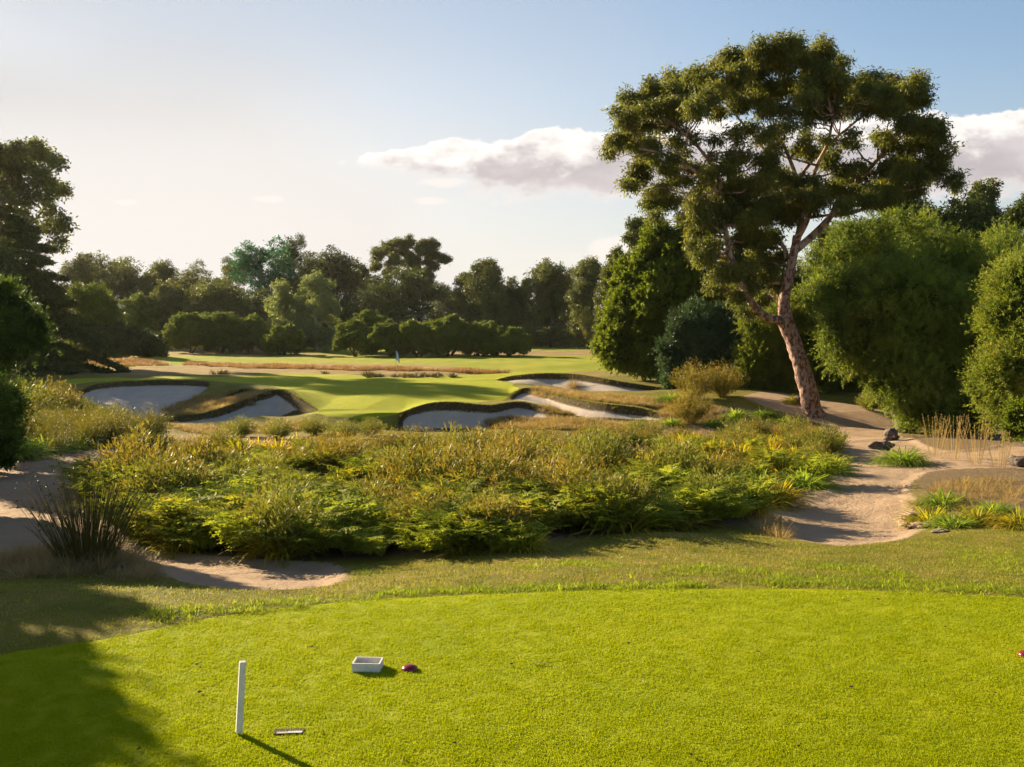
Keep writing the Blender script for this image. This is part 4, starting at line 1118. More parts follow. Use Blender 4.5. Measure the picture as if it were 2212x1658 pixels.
def pmesh(nm, t, mat):
    V, Q, T, A = t
    return mk(nm, V, Q, T, M[mat], None, A, link=False)
TM = {
 'tussock': [pmesh('leaves', t_tussock(380, .8, .019, 1.2), 'strap') for _ in range(3)],
 'green': [pmesh('leaves', t_tussock(380, .72, .018, 1.2, 1.1), 'strap_g') for _ in range(3)],
 'gold': [pmesh('leaves', t_tussock(400, .8, .020, 1.15), 'gold') for _ in range(2)],
 'heath': [pmesh('leaves', t_heath(170, .85, .6, .06, .012, 26), 'heath') for _ in range(3)],
 'heath_g': [pmesh('leaves', t_heath(180, .8, .6, .065, .013, 26), 'heath_g') for _ in range(3)],
 'plume': [pmesh('leaves', t_plume(60, 1.0, lean=(-.15, 0)), 'plume') for _ in range(2)],
 'stalks': [pmesh('leaves', t_plume(34, 1.0, straight=True), 'fescue')],
 'rush': [pmesh('leaves', t_rush(), 'rush')],
 'pale': [pmesh('leaves', t_tussock(260, .6, .010, 1.1, 1.2), 'fescue') for _ in range(2)],
}
_cnt = {}
def plant(kind, u, v, size, label, group=None, squash=1.0):
    """size: diameter or height scale in metres; base at that place of the ground"""
    p = at(u, v)
    k = _cnt.get(kind, 0); _cnt[kind] = k + 1
    me = TM[kind][k % len(TM[kind])]
    nm = {'tussock': 'strap_leaf_tussock', 'green': 'strap_leaf_tussock', 'gold': 'strap_leaf_tussock', 'heath': 'heath_shrub', 'heath_g': 'heath_shrub', 'plume': 'plume_grass',
          'stalks': 'dry_grass_stalks', 'rush': 'rush_clump', 'pale': 'grass_tussock'}[kind]
    cat = {'heath': 'shrub', 'heath_g': 'shrub'}.get(kind, 'tussock')
    o = bpy.data.objects.new(nm, me); COL.objects.link(o)
    o.location = (p[0], p[1], p[2] - .03); o.rotation_euler = (0, 0, (k * 2.399) % 6.28)
    if kind in ('plume', 'rush', 'stalks'): o.rotation_euler = (0, 0, (k * .3))
    o.scale = (size, size, size * squash)
    tag(o, label, cat, group)
    return o
G = 'plants in the scrub between tee and green'
PL_ = [
 ('gold', 420, 1010, 1.35, 'brightest golden tussock at the left of the scrub'),
 ('gold', 455, 1022, 1.1, 'golden tussock touching the brightest one on its right'),
 ('tussock', 520, 985, 1.2, 'yellow tussock behind the golden pair at the left of the scrub'),
 ('gold', 600, 985, 1.2, 'golden tussock second row back, third from the left'),
 ('tussock', 660, 1010, 1.2, 'yellow-green tussock in front of the heath, left of centre'),
 ('tussock', 570, 1035, 1.1, 'yellow-green tussock below the golden row at the left'),
 ('green', 310, 1040, 1.3, 'bright green tussock at the left end of the scrub'),
 ('green', 260, 1010, 1.1, 'green tussock beside the pale plumes at the left end'),
 ('gold', 640, 965, 1.0, 'golden tussock half hidden behind the left row'),
 ('green', 720, 1060, 1.1, 'rounded fresh green tussock in the middle of the scrub'),
 ('tussock', 880, 1040, 1.25, 'spiky yellow-green tussock in the centre, in front of the brown heath'),
 ('tussock', 925, 1055, 1.0, 'smaller yellow-green tussock beside the spiky central one'),
 ('gold', 1275, 1090, 1.4, 'large golden tussock right of centre of the scrub'),
 ('tussock', 1220, 1075, 1.1, 'yellow tussock left of the large golden one'),
 ('tussock', 1340, 1070, 1.2, 'yellow tussock right of the large golden one'),
 ('gold', 1400, 1010, 1.2, 'golden tussock behind, in the right half of the scrub'),
 ('tussock', 1460, 1030, 1.2, 'yellow tussock in the right half, left of the feathery pair'),
 ('gold', 1540, 1015, 1.2, 'golden tussock near the right end, rear row'),
 ('tussock', 1600, 1000, 1.2, 'yellow tussock at the rear right end'),
 ('gold', 1665, 990, 1.1, 'golden tussock at the far right rear by the path'),
 ('tussock', 1720, 1000, 1.1, 'yellow tussock overhanging the path at the right end'),
 ('green', 1560, 1080, 1.3, 'green tussock in the front of the right lobe'),
 ('green', 1640, 1060, 1.3, 'green tussock right of it, near the path edge'),
 ('green', 1740, 1050, 1.3, 'dark green arching tussock at the right tip of the scrub'),
 ('tussock', 1690, 1030, 1.2, 'mixed yellow-green tussock above the right tip'),
 ('green', 1790, 1020, 1.1, 'green arching tussock nearest the bend of the path'),
 ('tussock', 1490, 1085, 1.2, 'yellow-green tussock at the front, right of centre'),
 ('tussock', 1390, 1100, 1.1, 'yellow-green tussock at the front below the golden one'),
 ('tussock', 1480, 970, 1.1, 'yellow tussock by the bare ground at the rear right'),
 ('green', 1560, 960, .9, 'small green tussock by the bare ground at the rear right'),
 ('heath', 820, 985, 1.5, 'wide brown heath shrub, left one of the central pair'),
 ('heath', 900, 985, 1.5, 'wide brown heath shrub, right one of the central pair'),
 ('heath', 1090, 985, 1.6, 'dark brown heath shrub in front of the fescue bank'),
 ('heath', 1160, 975, 1.5, 'brown heath shrub right of the dark one'),
 ('heath_g', 1040, 965, 1.1, 'low green heath shrub left of the dark one'),
 ('heath', 1260, 985, 1.3, 'olive heath shrub below the right bunkers, left one'),
 ('heath', 1330, 975, 1.5, 'olive heath shrub below the right bunkers, middle one'),
 ('heath_g', 1390, 955, 1.3, 'feathery grey-green shrub at the near edge of the sunlit sand'),
 ('heath_g', 520, 945, 1.2, 'green heath shrub below the left bunker, first of the row'),
 ('heath_g', 600, 950, 1.2, 'green heath shrub below the left bunker, second of the row'),
 ('heath_g', 680, 940, 1.2, 'green heath shrub in front of the green apron, third of the row'),
 ('heath_g', 745, 950, 1.1, 'dark green heath shrub, fourth of the row below the green'),
 ('heath_g', 800, 942, 1.1, 'pale green heath shrub at the left corner of the centre bunker'),
 ('heath_g', 345, 985, 1.2, 'low green shrub behind the pale plumes'),
 ('heath', 730, 1000, 1.3, 'brown heath shrub in the second row, left of centre'),
 ('heath', 990, 1020, 1.2, 'thin brown heath shrub left of the dark arching grass'),
 ('plume', 255, 1015, 1.3, 'long pale plumes arching over the sand at the left end'),
 ('plume', 330, 985, 1.2, 'pale plumes behind the golden tussock'),
 ('plume', 400, 965, 1.1, 'tall pale plumes standing against the left bunker'),
 ('plume', 570, 975, 1.0, 'pale plumes leaning right above the golden row'),
 ('plume', 960, 1035, 1.0, 'silvery arching plumes right of the spiky central tussock'),
 ('plume', 1110, 1030, .9, 'silvery curling plumes in front of the dark heath shrub'),
 ('plume', 1200, 1010, 1.0, 'dry plumes right of the dark heath shrub'),
 ('plume', 1370, 990, 1.0, 'pale plumes beside the feathery shrub'),
 ('plume', 690, 1050, .9, 'thin dry plumes left of the fresh green tussock'),
 ('plume', 1680, 950, .9, 'dry pale plumes near the foot of the leaning gum'),
 # left side
 ('heath_g', 60, 925, 2.3, 'tall olive shrub at the left edge above the sand'),
 ('heath', 120, 905, 1.9, 'brownish feathery shrub near the left edge'),
 ('heath_g', 185, 915, 1.25, 'olive feathery shrub beside the end of the left bunker'),
 ('heath_g', 235, 940, 1.5, 'small sunlit shrub in front of the left bunker'),
 ('green', 100, 975, 1.6, 'dark green arching tussock above the shaded sand at left'),
 ('green', 40, 985, 1.6, 'dark green tussock beside the cypress bush'),
 ('green', 170, 970, 1.5, 'dark green tussock in the shade right of the others at left'),
 ('heath', 215, 965, 1.3, 'shaded brown shrub at the end of the left thicket'),
 ('heath', 15, 940, 2.0, 'brown shrub behind the cypress bush'),
 ('rush', 190, 1212, 1.15, 'dark upright rush clump with seed heads on the grassy mound'),
 # right side
 ('green', 1450, 868, 1.5, 'bright green arching tussock at the right end of the rear bunker'),
 ('heath', 1500, 862, 2.0, 'brown feathery shrub behind the bright tussock'),
 ('heath', 1560, 858, 1.9, 'rusty shrub in the shade of the dark rounded shrub'),
 ('heath', 1490, 915, 1.7, 'dark brown shrub above the sunlit end of the right bunker'),
 ('green', 1450, 918, 1.0, 'small dark green tussock under the brown shrub'),
 ('green', 1590, 905, 1.4, 'fresh green tussock left of the leaning gum'),
 ('green', 1650, 900, 1.2, 'fresh green tussock nearest the foot of the leaning gum'),
 ('green', 1690, 915, 1.1, 'bright green tussock at the foot of the leaning gum'),
 ('green', 1540, 920, 1.0, 'low dark green tussock between the brown shrub and the gum'),
 ('heath_g', 1880, 888, 1.1, 'low fresh green shrub on the path behind the leaning gum'),
 ('tussock', 1715, 870, .9, 'yellow-green tussock in the shade behind the leaning gum'),
 ('green', 1950, 998, 1.3, 'dark blue-green tussock under the weeping tea tree'),
 ('stalks', 2020, 985, 1.1, 'tall dry stalks under the tea tree, left bunch'),
 ('stalks', 2060, 990, 1.15, 'tall dry stalks under the tea tree, thickest bunch'),
 ('stalks', 2110, 1000, 1.1, 'tall dry stalks under the tea tree, right bunch'),
 ('stalks', 2160, 1010, .9, 'thin dry stalks near the right edge'),
 ('stalks', 1740, 940, .7, 'short dry stalks in front of the leaning gum'),
 ('stalks', 1700, 945, .7, 'short dry stalks left in front of the leaning gum'),
 ('tussock', 2010, 1130, .95, 'bright yellow-green strap tussock on the bank right of the sand hollow'),
 ('green', 2060, 1140, 1.0, 'green strap tussock on the bank, second from the hollow'),
 ('tussock', 2110, 1130, .95, 'strap tussock on the bank, third from the hollow'),
 ('green', 2150, 1110, .9, 'shaded strap tussock on the bank behind the others'),
 ('tussock', 2205, 1140, 1.05, 'yellow strap tussock cut by the right edge'),
 ('green', 2040, 1090, .9, 'green strap tussock at the rear of the right bank'),
 ('pale', 2080, 1055, .9, 'pale dry grass tussock behind the strap tussocks on the bank'),
 ('pale', 2130, 1060, .9, 'pale dry grass tussock beside it near the right edge'),
 ('pale', 1985, 1090, .7, 'dry brown grass tuft at the lip of the right hollow'),
 ('pale', 1240, 838, 1.7, 'round tawny grass tussock standing in the rear bunker'),
]
for k_, u, v, sz, lb in PL_:
    inner = 'heath' in k_ and 930 < v < 1060 and 330 < u < 1500
    plant(k_, u, v, sz * (1.0 if inner else 1.22 if k_ in ('gold', 'tussock', 'green') and v < 1100 else 1), lb, squash=(.62 if v > 960 else .8) if inner else .85 if k_ in ('gold', 'tussock', 'green') else 1)
for o in bpy.data.objects:
    if o.get('label', '').startswith('round tawny'): o.scale = (1.5, 1.5, 2.0)

KEEP = np.array([[o.location.x, o.location.y - .5] for o in bpy.data.objects if o.name.startswith('strap_leaf') or o.name.startswith('plume')])
# ------------------------------------------------------------------ masses nobody could count
def scatter(poly, n, R=rng, world=False):
    P = np.asarray(poly)[:, :2]; lo, hi = P.min(0), P.max(0); out = []
    while len(out) < n:
        q = R.uniform(lo, hi, (n * 3, 2))
        s = sdf(P, q[:, 0], q[:, 1]) > 0
        out += q[s].tolist()
    q = np.array(out[:n])
    return np.concatenate([q, height(q[:, 0], q[:, 1])[:, None]], 1)
def hump(x, y):
    return .5 + .5 * np.clip(.7 * np.sin(3.1 * x + 1.1 * y + 1.3 * np.sin(.9 * y)) * np.sin(2.3 * y - .9 * x + 2 * np.sin(.8 * x)) * 1.6 + .45 * np.sin(1.3 * x + .9 * y) , -1, 1)
IND = []
def mass(name, label, cat, tmpl, mat, pos, smin, smax, sink=.02, hf=0):
    pos = pos.copy(); pos[:, 2] -= sink
    if hf:
        dd = np.min(np.hypot(pos[:, None, 0] - KEEP[None, :, 0], pos[:, None, 1] - KEEP[None, :, 1]), axis=1)
        pos = pos[(dd > .75) & (hump(pos[:, 0], pos[:, 1]) + rng.random(len(pos)) * .45 > .28)]
    sc = rng.uniform(smin, smax, len(pos))
    if hf: sc *= (1 - hf) + 2 * hf * hump(pos[:, 0], pos[:, 1]); sc *= 1.08 - .34 * sst(17, 25, pos[:, 1])
    return tag(strewn(name, tmpl, M[mat], pos, rng.uniform(0, 6.28, len(pos)), sc), label, cat, kind='stuff')
def P_(pts): return smooth_poly(atp(pts), 1)
front_scrub = P_([(195,1085),(262,1150),(330,1182),(520,1208),(800,1206),(1000,1200),(1150,1196),(1165,1150),(1250,1150),(1340,1152),(1500,1133),(1630,1140),(1650,1085),(1560,1070),(1400,1075),(1250,1060),(1100,1040),
                  (900,1050),(700,1040),(500,1030),(350,1040),(200,1050)])
scr = P_([(195,1085),(262,1150),(330,1182),(520,1208),(800,1206),(1000,1200),(1150,1196),(1165,1150),(1340,1152),(1500,1133),(1630,1140),(1660,1085),(1740,1080),(1835,1045),(1800,985),(1780,950),
          (1650,950),(1500,960),(1400,965),(1250,975),(1000,985),(700,980),(500,972),(300,985),(200,1015)])
ft = [t_fern() for _ in range(5)]
fp = np.concatenate([scatter(front_scrub, 1100), scatter(scr, 300)])
mass('bracken', 'bracken fern covering the front of the scrub', 'bracken', ft, 'fern', fp, .85, 1.35, hf=.32)
cq = scatter(scr, 2200); clus = cq[np.sin(1.1 * cq[:, 0] + 2 + np.sin(.9 * cq[:, 1])) + np.sin(1.7 * cq[:, 1] - .6 * cq[:, 0]) > .85]
mass('strap_grass', 'loose strap grass between the tussocks of the scrub', 'grass', [t_tussock(150, .78, .021, 1.1) for _ in range(5)], 'strap', np.concatenate([scatter(scr, 420), clus]), .75, 1.25, hf=.34)
gq = cq[np.sin(1.4 * cq[:, 0] - 1 + np.sin(1.1 * cq[:, 1])) + np.sin(1.2 * cq[:, 1] + .8 * cq[:, 0] + 1) > .95]
gq = gq[gq[:, 1] > 17]
mass('golden_grass', 'golden strap grass in drifts through the scrub', 'grass', [t_tussock(170, .80, .021, 1.0) for _ in range(4)], 'gold', gq, .95, 1.35, hf=.2)
mass('heath_scrub', 'fine brown heath between the tussocks of the scrub', 'heath', [t_heath(90, .9, .6, .085, .017, 20) for _ in range(4)], 'heath', scatter(scr, 170), .6, 1.1, hf=.42)
mass('low_greenery', 'fine green growth between the tussocks of the scrub', 'heath', [t_heath(80, .85, .55, .085, .019, 20) for _ in range(4)], 'heath_g', scatter(scr, 150), .6, 1.1, hf=.42)
mass('dry_grass', 'thin dry grass along the edges of the scrub', 'grass', [t_tussock(60, .45, .006, .8, 1.0) for _ in range(4)], 'fescue',
     np.concatenate([scatter(scr, 500), scatter(P_([(1400,945),(1560,925),(1700,920),(1790,950),(1700,985),(1500,985)]), 260),
                     scatter(P_([(1640,905),(1700,920),(1780,915),(1800,950),(1700,950)]), 120), scatter(P_([(0,1195),(150,1190),(260,1195),(330,1225),(330,1262),(150,1240),(0,1262)]), 260),
                     scatter(P_([(2000,1060),(2100,1030),(2212,1040),(2212,1100),(2030,1120)]), 130),
                     scatter(P_([(1640,1140),(1680,1135),(1700,1165),(1660,1160)]), 25)]), .5, 1.0)
lt = [t_tussock(55, .6, .012, .8) for _ in range(3)]
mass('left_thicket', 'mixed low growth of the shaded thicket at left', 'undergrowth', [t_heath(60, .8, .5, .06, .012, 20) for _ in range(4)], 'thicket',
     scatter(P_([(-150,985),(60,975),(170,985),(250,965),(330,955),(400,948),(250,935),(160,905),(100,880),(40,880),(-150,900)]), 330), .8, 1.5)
# fescue on the bunker ridges
fes = [t_tussock(46, .34, .010, .5, .9, .14) for _ in range(4)]
rid = [scatter(P_([(1130,845),(1200,842),(1300,856),(1430,862),(1500,880),(1420,884),(1300,870),(1220,858)]), 900),
       scatter(P_([(1060,905),(1120,902),(1250,908),(1420,912),(1430,930),(1200,932),(1040,930)]), 900),
       scatter(P_([(352,880),(470,850),(560,842),(600,843),(520,872),(420,900),(360,898)]), 600),
       scatter(P_([(1165,880),(1240,898),(1230,906),(1150,884)]), 90),
       scatter(P_([(1420,880),(1560,880),(1560,915),(1440,920)]), 160),
       scatter(P_([(340,918),(560,920),(700,912),(700,930),(420,938)]), 300)]
mass('bunker_fescue', 'tawny fescue on the ridges between the bunkers', 'grass', fes, 'fescue', np.concatenate(rid), .6, 1.15)
band = []
for pl, n in [([(540,792),(700,795),(850,797),(1040,801),(1120,808),(1000,806),(800,802),(600,798)], 800), ([(190,780),(300,778),(380,788),(300,793),(180,790)], 260), ([(360,784),(560,788),(620,795),(500,795)], 260)]:
    band.append(scatter(P_(pl), n))
mass('fescue_band', 'reddish fescue strip in front of the far fairway', 'grass', [t_tussock(40, .5, .025, .4, .9, .25) for _ in range(3)], 'fescue_r', np.concatenate(band), .4, 1.0)
mass('rough_tufts', 'scattered green tufts on the dry ground beyond the green', 'grass', [t_tussock(60, .5, .02, .5) for _ in range(3)], 'rush',
     np.concatenate([scatter(P_([(760,815),(900,812),(980,812),(980,818),(760,818)]), 40), scatter(P_([(440,806),(500,806),(500,810),(440,810)]), 6), np.array([at(u, 808) for u in (478, 485, 700, 705, 1010)])]), .7, 1.2)
# lip grass hanging over the bunker edges
lp = []
for V, Fv_, Nv_, Pp in BK:
    n = len(Pp)
    for a in range(n):
        p, q = Pp[a], Pp[(a + 1) % n]
        m_ = max(1, int(np.linalg.norm(q[:2] - p[:2]) / .05))
        t = np.linspace(0, 1, m_, endpoint=False)[:, None]
        e = p[:2] * (1 - t) + q[:2] * t + rng.normal(size=(m_, 2)) * .05
        lp.append(e)
lp = np.concatenate(lp); lp = np.concatenate([lp, height(lp[:, 0], lp[:, 1])[:, None]], 1)
mass('lip_grass', 'short grass fringing the bunker lips', 'grass', [t_tussock(9, .16, .012, .6, 1.0, .05) for _ in range(4)], 'rough', lp, .6, 1.2)

# rough in front: short blades and a lusher border along the tee
bt = [t_grass(26, .07, .005) for _ in range(6)]
rough_zone = P_([(-50,1420),(200,1395),(420,1345),(620,1318),(800,1292),(1100,1280),(1700,1268),(2300,1292),(2300,1140),(2050,1150),(1960,1170),(1800,1184),(1690,1168),(1600,1150),(1500,1140),(1340,1158),(1200,1168),
                 (1150,1200),(900,1212),(760,1218),(760,1262),(600,1282),(450,1272),(330,1250),(100,1245),(-50,1262)])
mass('rough_grass', 'short olive rough between the tee and the scrub', 'grass', bt, 'rough', scatter(rough_zone, 9000), .5, 1.2, 0)
bord = []
for u0, v0, u1, v1, n, spr in [(640,1300,880,1285,60,.10), (840,1285,1150,1274,230,.06), (1150,1274,1520,1266,300,.05), (1660,1262,1760,1264,120,.05), (1700,1256,2250,1280,300,.14), (1300,1258,2212,1256,160,.35), (300,1335,640,1305,150,.10),
                            (1450,1240,1700,1235,90,.2), (1210,1215,1330,1225,70,.12), (1480,1225,1560,1228,50,.1), (2100,1195,2212,1240,160,.3), (1750,1225,1950,1245,120,.15), (780,1238,800,1240,14,.05), (1100,1225,1180,1230,20,.1)]:
    a, b = at(u0, v0), at(u1, v1)
    t = rng.random((n, 1)); e = a[:2] * (1 - t) + b[:2] * t
    e = e + rng.normal(size=e.shape) * spr + (np.sin(t * 23) * .06) * [[0, 1]]
    bord.append(np.concatenate([e, height(e[:, 0], e[:, 1])[:, None]], 1))
mass('border_grass', 'longer lush grass along the far edge of the tee', 'grass', [t_grass(44, .13, .005, base=.08, spread=1.2, bend=1.0) for _ in range(6)], 'lush', np.concatenate(bord), .4, 1.1, 0)
# short turf of the tee, standing blades
def t_turf(n=26, R=RT):
    a = R.uniform(0, 2 * PI, n); q = np.sqrt(R.random(n)) * .06
    D = unit(rdir(n, R) * .75 + [0, 0, 1.])
    V, Q = leaf_quads(np.stack([np.cos(a) * q, np.sin(a) * q, np.zeros(n)], 1), D, .013 * R.uniform(.6, 1.2, n), .004, R)
    return V, Q, None, dict(rnd=np.repeat(R.random(n), 4))
tb = [t_turf() for _ in range(8)]
q = rng.random((30000, 2)); yy = 5.0 + (q[:, 0] ** 1.25) * 5.0; xx = (q[:, 1] - .5) * 1.14 * yy
e = np.stack([xx, yy, height(xx, yy)], 1)
e = e[sdf(REG['tee'], xx, yy) > .03]
mass('tee_grass', 'closely mown bright turf of the tee', 'grass', tb, 'turf', e, .7, 1.2, 0)

# litter: dark leaves and twigs lying on the tee
lv = []
LF = [(1157,1440),(1100,1440),(1390,1480),(1160,1438),(1640,1412),(1640,1415),(1990,1372),(2045,1360),(1730,1620),(2140,1500),(1840,1490),(985,1612),(870,1650),(300,1625),(1175,1440),(1500,1640),(680,1400),(440,1500),(700,1590),(1900,1300),(1360,1395),(1480,1320),(420,1440)]
for (u, v) in LF:
    p = at(u, v)
    for k in range(2): lv.append([p[0] + rng.normal() * .01, p[1] + rng.normal() * .01, p[2] + .014])
lv = np.array(lv)
a = rng.uniform(0, 6.28, len(lv))
V, Q = leaf_quads(lv, np.stack([np.cos(a), np.sin(a), np.full(len(a), .15)], 1), .035, .014, rng)
M['litter'] = plain_mat('dry_leaf', (.12, .06, .03), .7, (.05, .03, .02))
tag(mk('fallen_leaves', V, Q, None, M['litter']), 'small dark fallen leaves scattered on the tee', 'leaves', kind='stuff')

# ================================================================== objects
M['white'] = plain_mat('weathered_white_paint', (.60, .58, .55), .55, (.50, .48, .45), 30, .15)
M['slot_shade_soil'] = plain_mat('soil_with_slot_shade', (.008, .006, .004), .95, (.018, .013, .008), 40, .6)  # soil darkened to near black, the shade inside the slot put into its colour
M['red'] = plain_mat('dark_red_enamel', (.16, .006, .012), .22, (.13, .005, .01), 6)
M['plaque'] = plain_mat('pinkish_metal_plaque', (.50, .40, .36), .4, (.40, .33, .31), 60)
M['bright'] = plain_mat('light_metal_plaque', (.62, .62, .62), .3, (.45, .46, .48), 80)
M['sandmix'] = plain_mat('seed_mix', (.22, .18, .13), .95, (.15, .12, .08), 60, .5)
M['flag'] = plain_mat('pale_blue_cloth', (.55, .70, .80), .7, (.50, .66, .78), 8)
M['pole'] = plain_mat('yellow_grey_pole', (.45, .42, .30), .5)
M['bolt'] = plain_mat('steel', (.35, .33, .30), .4)

def box_bm(x0, x1, y0, y1, z0, z1, bev=.003):
    import bmesh
    bm = bmesh.new()
    vs = [bm.verts.new((x, y, z)) for x in (x0, x1) for y in (y0, y1) for z in (z0, z1)]
    for f in [(0,1,3,2),(4,6,7,5),(0,4,5,1),(2,3,7,6),(0,2,6,4),(1,5,7,3)]: bm.faces.new([vs[i] for i in f])
    bmesh.ops.recalc_face_normals(bm, faces=bm.faces)
    if bev: bmesh.ops.bevel(bm, geom=bm.edges[:], offset=bev, segments=2, affect='EDGES')
    return bm
def bm_obj(name, bms, mat, parent=None):
    import bmesh
    me = bpy.data.meshes.new(name); out = bmesh.new()
    for b in bms:
        t = bpy.data.meshes.new('t'); b.to_mesh(t); out.from_mesh(t); bpy.data.meshes.remove(t)
    out.to_mesh(me); me.materials.append(M[mat])
    return ob(name, me, parent)

# white stake
p = at(516, 1589)
hh = .455
e = empty('white_stake', p.tolist(), 'white square wooden stake standing on the tee, leaning slightly', 'stake', rz=math.radians(24))
e.rotation_euler = (math.radians(1.5), math.radians(3.6), math.radians(24))
bm_obj('post', [box_bm(-.019, .019, -.019, .019, .012, hh, .003)], 'white', e)
bm_obj('spike', [box_bm(-.004, .004, -.004, .004, -.06, .014, .001)], 'bolt', e)
# white box with the seed mix
p = at(792, 1452)
e = empty('white_box', (p[0], p[1] + .06, p[2]), 'open white wooden box on the tee', 'box', rz=math.radians(-3))
w, d, h, t = .103, .075, .064, .013
bm_obj('box_wall', [box_bm(-w, w, -d, -d + t, 0, h, .0015), box_bm(-w, w, d - t, d, 0, h, .0015), box_bm(-w, -w + t, -d + t, d - t, .0, h - .0005, .001), box_bm(w - t, w, -d + t, d - t, .0, h - .0005, .001)], 'white', e)
bm_obj('box_floor', [box_bm(-w + t, w - t, -d + t, d - t, .001, .009, 0)], 'sandmix', e)
# red tee markers
def dome(u, v, label, r=.06):
    import bmesh
    p = at(u, v)
    bm = bmesh.new(); bmesh.ops.create_uvsphere(bm, u_segments=40, v_segments=24, radius=r)
    bmesh.ops.delete(bm, geom=[x for x in bm.verts if x.co.z < -.004], context='VERTS')
    for x in bm.verts: x.co.z *= .62
    me = bpy.data.meshes.new('red_tee_marker'); bm.to_mesh(me); me.materials.append(M['red'])
    for f in me.polygons: f.use_smooth = True
    o = ob('red_tee_marker', me); o.location = (p[0], p[1], p[2] + .002)
    tag(o, label, 'tee marker', 'pair of red tee markers')
dome(885, 1449, 'dark red domed tee marker beside the white box')
dome(2217, 1417, 'dark red domed tee marker cut off by the right edge')
# sunken plaque
p = at(624, 1584)
e = empty('sunken_plaque', (p[0], p[1], p[2] + .004), 'small pale metal plaque sunk in a slot in the tee turf', 'plaque', rz=math.radians(4))
bm_obj('slot', [box_bm(-.092, .090, -.030, .045, -.02, .0045, 0)], 'slot_shade_soil', e)  # flush block, no real recess: its black colour paints the slot's shade
bm_obj('plate', [box_bm(-.070, -.008, -.030, -.004, .003, .0058, .0005)], 'plaque', e)
bm_obj('plate', [box_bm(-.006, .082, -.026, .002, .003, .0058, .0005)], 'bright', e)
# flag
p = at(856, 838); fh = at_y(856, 757, p[1])[2] - p[2]
e = empty('flagstick', p.tolist(), 'thin flagstick with a limp pale blue flag on the green', 'flagstick')
V, Q = tubes([(np.array([[0, 0, -.1], [0, 0, fh * .5], [0, 0, fh]]), [.011, .011, .009])], 8)
mk('pole', V, Q, None, M['pole'], e, smooth=True)
nu, nv = 9, 16
fv = []
for a in range(nu):
    for b in range(nv):
        s_, t_ = a / (nu - 1), b / (nv - 1)
        wv = .26 * (t_ ** .7) * (1 - .35 * t_)
        fv.append([.012 + wv * (s_) + .012 * math.sin(9 * s_ + 4 * t_), .035 * math.sin(7 * s_ + 2 * t_) * t_ ** .5, fh - .02 - t_ * (.50 + .10 * s_) + .03 * math.sin(5 * s_) * t_])
fq = [[a * nv + b, a * nv + b + 1, (a + 1) * nv + b + 1, (a + 1) * nv + b] for a in range(nu - 1) for b in range(nv - 1)]
fo = mk('flag', fv, fq, None, M['flag'], e, smooth=True)
md = fo.modifiers.new('thickness', 'SOLIDIFY'); md.thickness = .004
# the cup
V, Q = tubes([(np.array([[0, 0, -.1], [0, 0, .004]]), [.054, .054])], 20)
mk('cup', V, Q, None, M['white'], e, smooth=True)
# stump, rocks by the path
def rocky(name, u, v, s, sc, label, cat, mat='wood', seed=1, group=None):
    import bmesh
    from mathutils import noise as mn
    p = at(u, v)
    bm = bmesh.new(); bmesh.ops.create_icosphere(bm, subdivisions=4, radius=1)
    for x in bm.verts:
        n_ = mn.fractal(x.co * 1.6 + Vector((seed * 7.1, 0, 0)), .8, 2.2, 4)
        x.co = Vector((x.co.x * sc[0], x.co.y * sc[1], x.co.z * sc[2])) * (1 + .45 * n_) * s
    me = bpy.data.meshes.new(name); bm.to_mesh(me); me.materials.append(M[mat])
    for f in me.polygons: f.use_smooth = True
    o = ob(name, me); o.location = (p[0], p[1], p[2] + s * sc[2] * .4); o.rotation_euler = (0, 0, seed)
    tag(o, label, cat, group)
rocky('tree_stump', 1925, 948, .24, (1, .9, 1.0), 'dark weathered stump under the weeping tea tree beside the path', 'stump', seed=2)
rocky('fallen_log', 1905, 968, .22, (1.5, .7, .6), 'dark broken log on the sand in front of the stump', 'log', seed=3)
rocky('root_stub', 2205, 1003, .22, (1.5, .8, .6), 'grey broken root at the right edge behind the strap tussocks', 'log', seed=5)
rocky('bark_heap', 1725, 872, .28, (.8, .8, .8), 'dark bark heap leaning behind the foot of the leaning gum', 'bark', 'bark_d', seed=6)
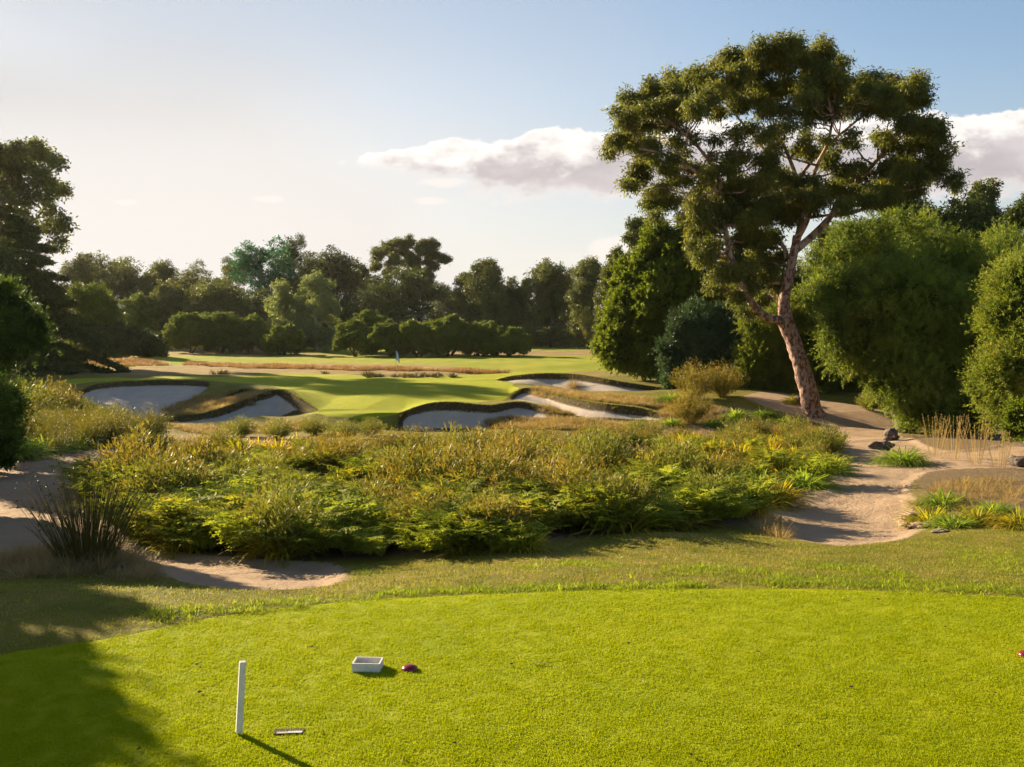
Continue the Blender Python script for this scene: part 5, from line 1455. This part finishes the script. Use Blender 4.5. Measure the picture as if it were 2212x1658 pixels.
# eroded earth bank right of the hollow
Mb = plain_mat('eroded_earth', (.30, .21, .14), .95, (.20, .135, .09), 9, .8); M['earth'] = Mb
for k, (u, v, s) in enumerate([(1975,1120,.22),(1955,1135,.13),(2000,1140,.16),(2030,1150,.10)]):
    rocky('earth_clod', u, v, s, (1.5, .7, .28), ['largest crumbling earth clod on the bank under the strap tussocks', 'small earth clod nearest the sand hollow', 'earth clod just right of the largest one', 'smallest earth clod at the grass edge'][k], 'earth', 'earth', seed=10 + k, group='earth clods on the eroded bank')

# ------------------------------------------------------------------ trees just outside the left of the frame, whose shade falls on the tee, scrub and green
def shade(x, y, h, w, st, leaf, label, seed, fine=1.6, sq=1.0):
    cr, tr = gen_tree(h, w, st, seed, leaf, fine, 'bark_d', w)
    e = empty('shade_tree', (x, y, on(x, y)), label, 'tree')
    ob('crown', cr, e); ob('trunk', tr, e)
shade(-12.0, 13.9, 4.75, 4.4, 'gum', 'dark', 'leafy tree out of frame at left that shades the near left of the tee', 201)
shade(-17.3, 21.1, 6.6, 4.4, 'gum', 'gum_far', 'leafy tree out of frame at left that shades the mound and hollow', 202)
shade(-10.5, 16.9, 4.25, 2.8, 'tall', 'gum_far', 'slender leafy tree out of frame at left shading the far corner of the tee', 205)
shade(-11.2, 15.2, 4.3, 2.0, 'tall', 'gum_far', 'slim leafy tree out of frame at left whose shade points at the white stake', 207)
shade(-34.5, 62.0, 9.5, 8.5, 'dense', 'dark', 'dense tree out of frame beside the cedar that shades the left bunker', 204)
shade(-38.5, 55.5, 10, 8, 'dense', 'dark', 'second dense tree out of frame left of the bunkers', 206)


# ------------------------------------------------------------------ evening air
hz, N = material('evening_air')
v = N.n('ShaderNodeVolumePrincipled', None, Color=(.95, .90, .84, 1), Density=.00006, Anisotropy=.45)
N.n('ShaderNodeOutputMaterial', None, Volume=v.outputs[0])
M['haze'] = hz
o = bm_obj('haze', [box_bm(-380, 330, -30, 460, -5, 48, 0)], 'haze')
tag(o, kind='stuff')
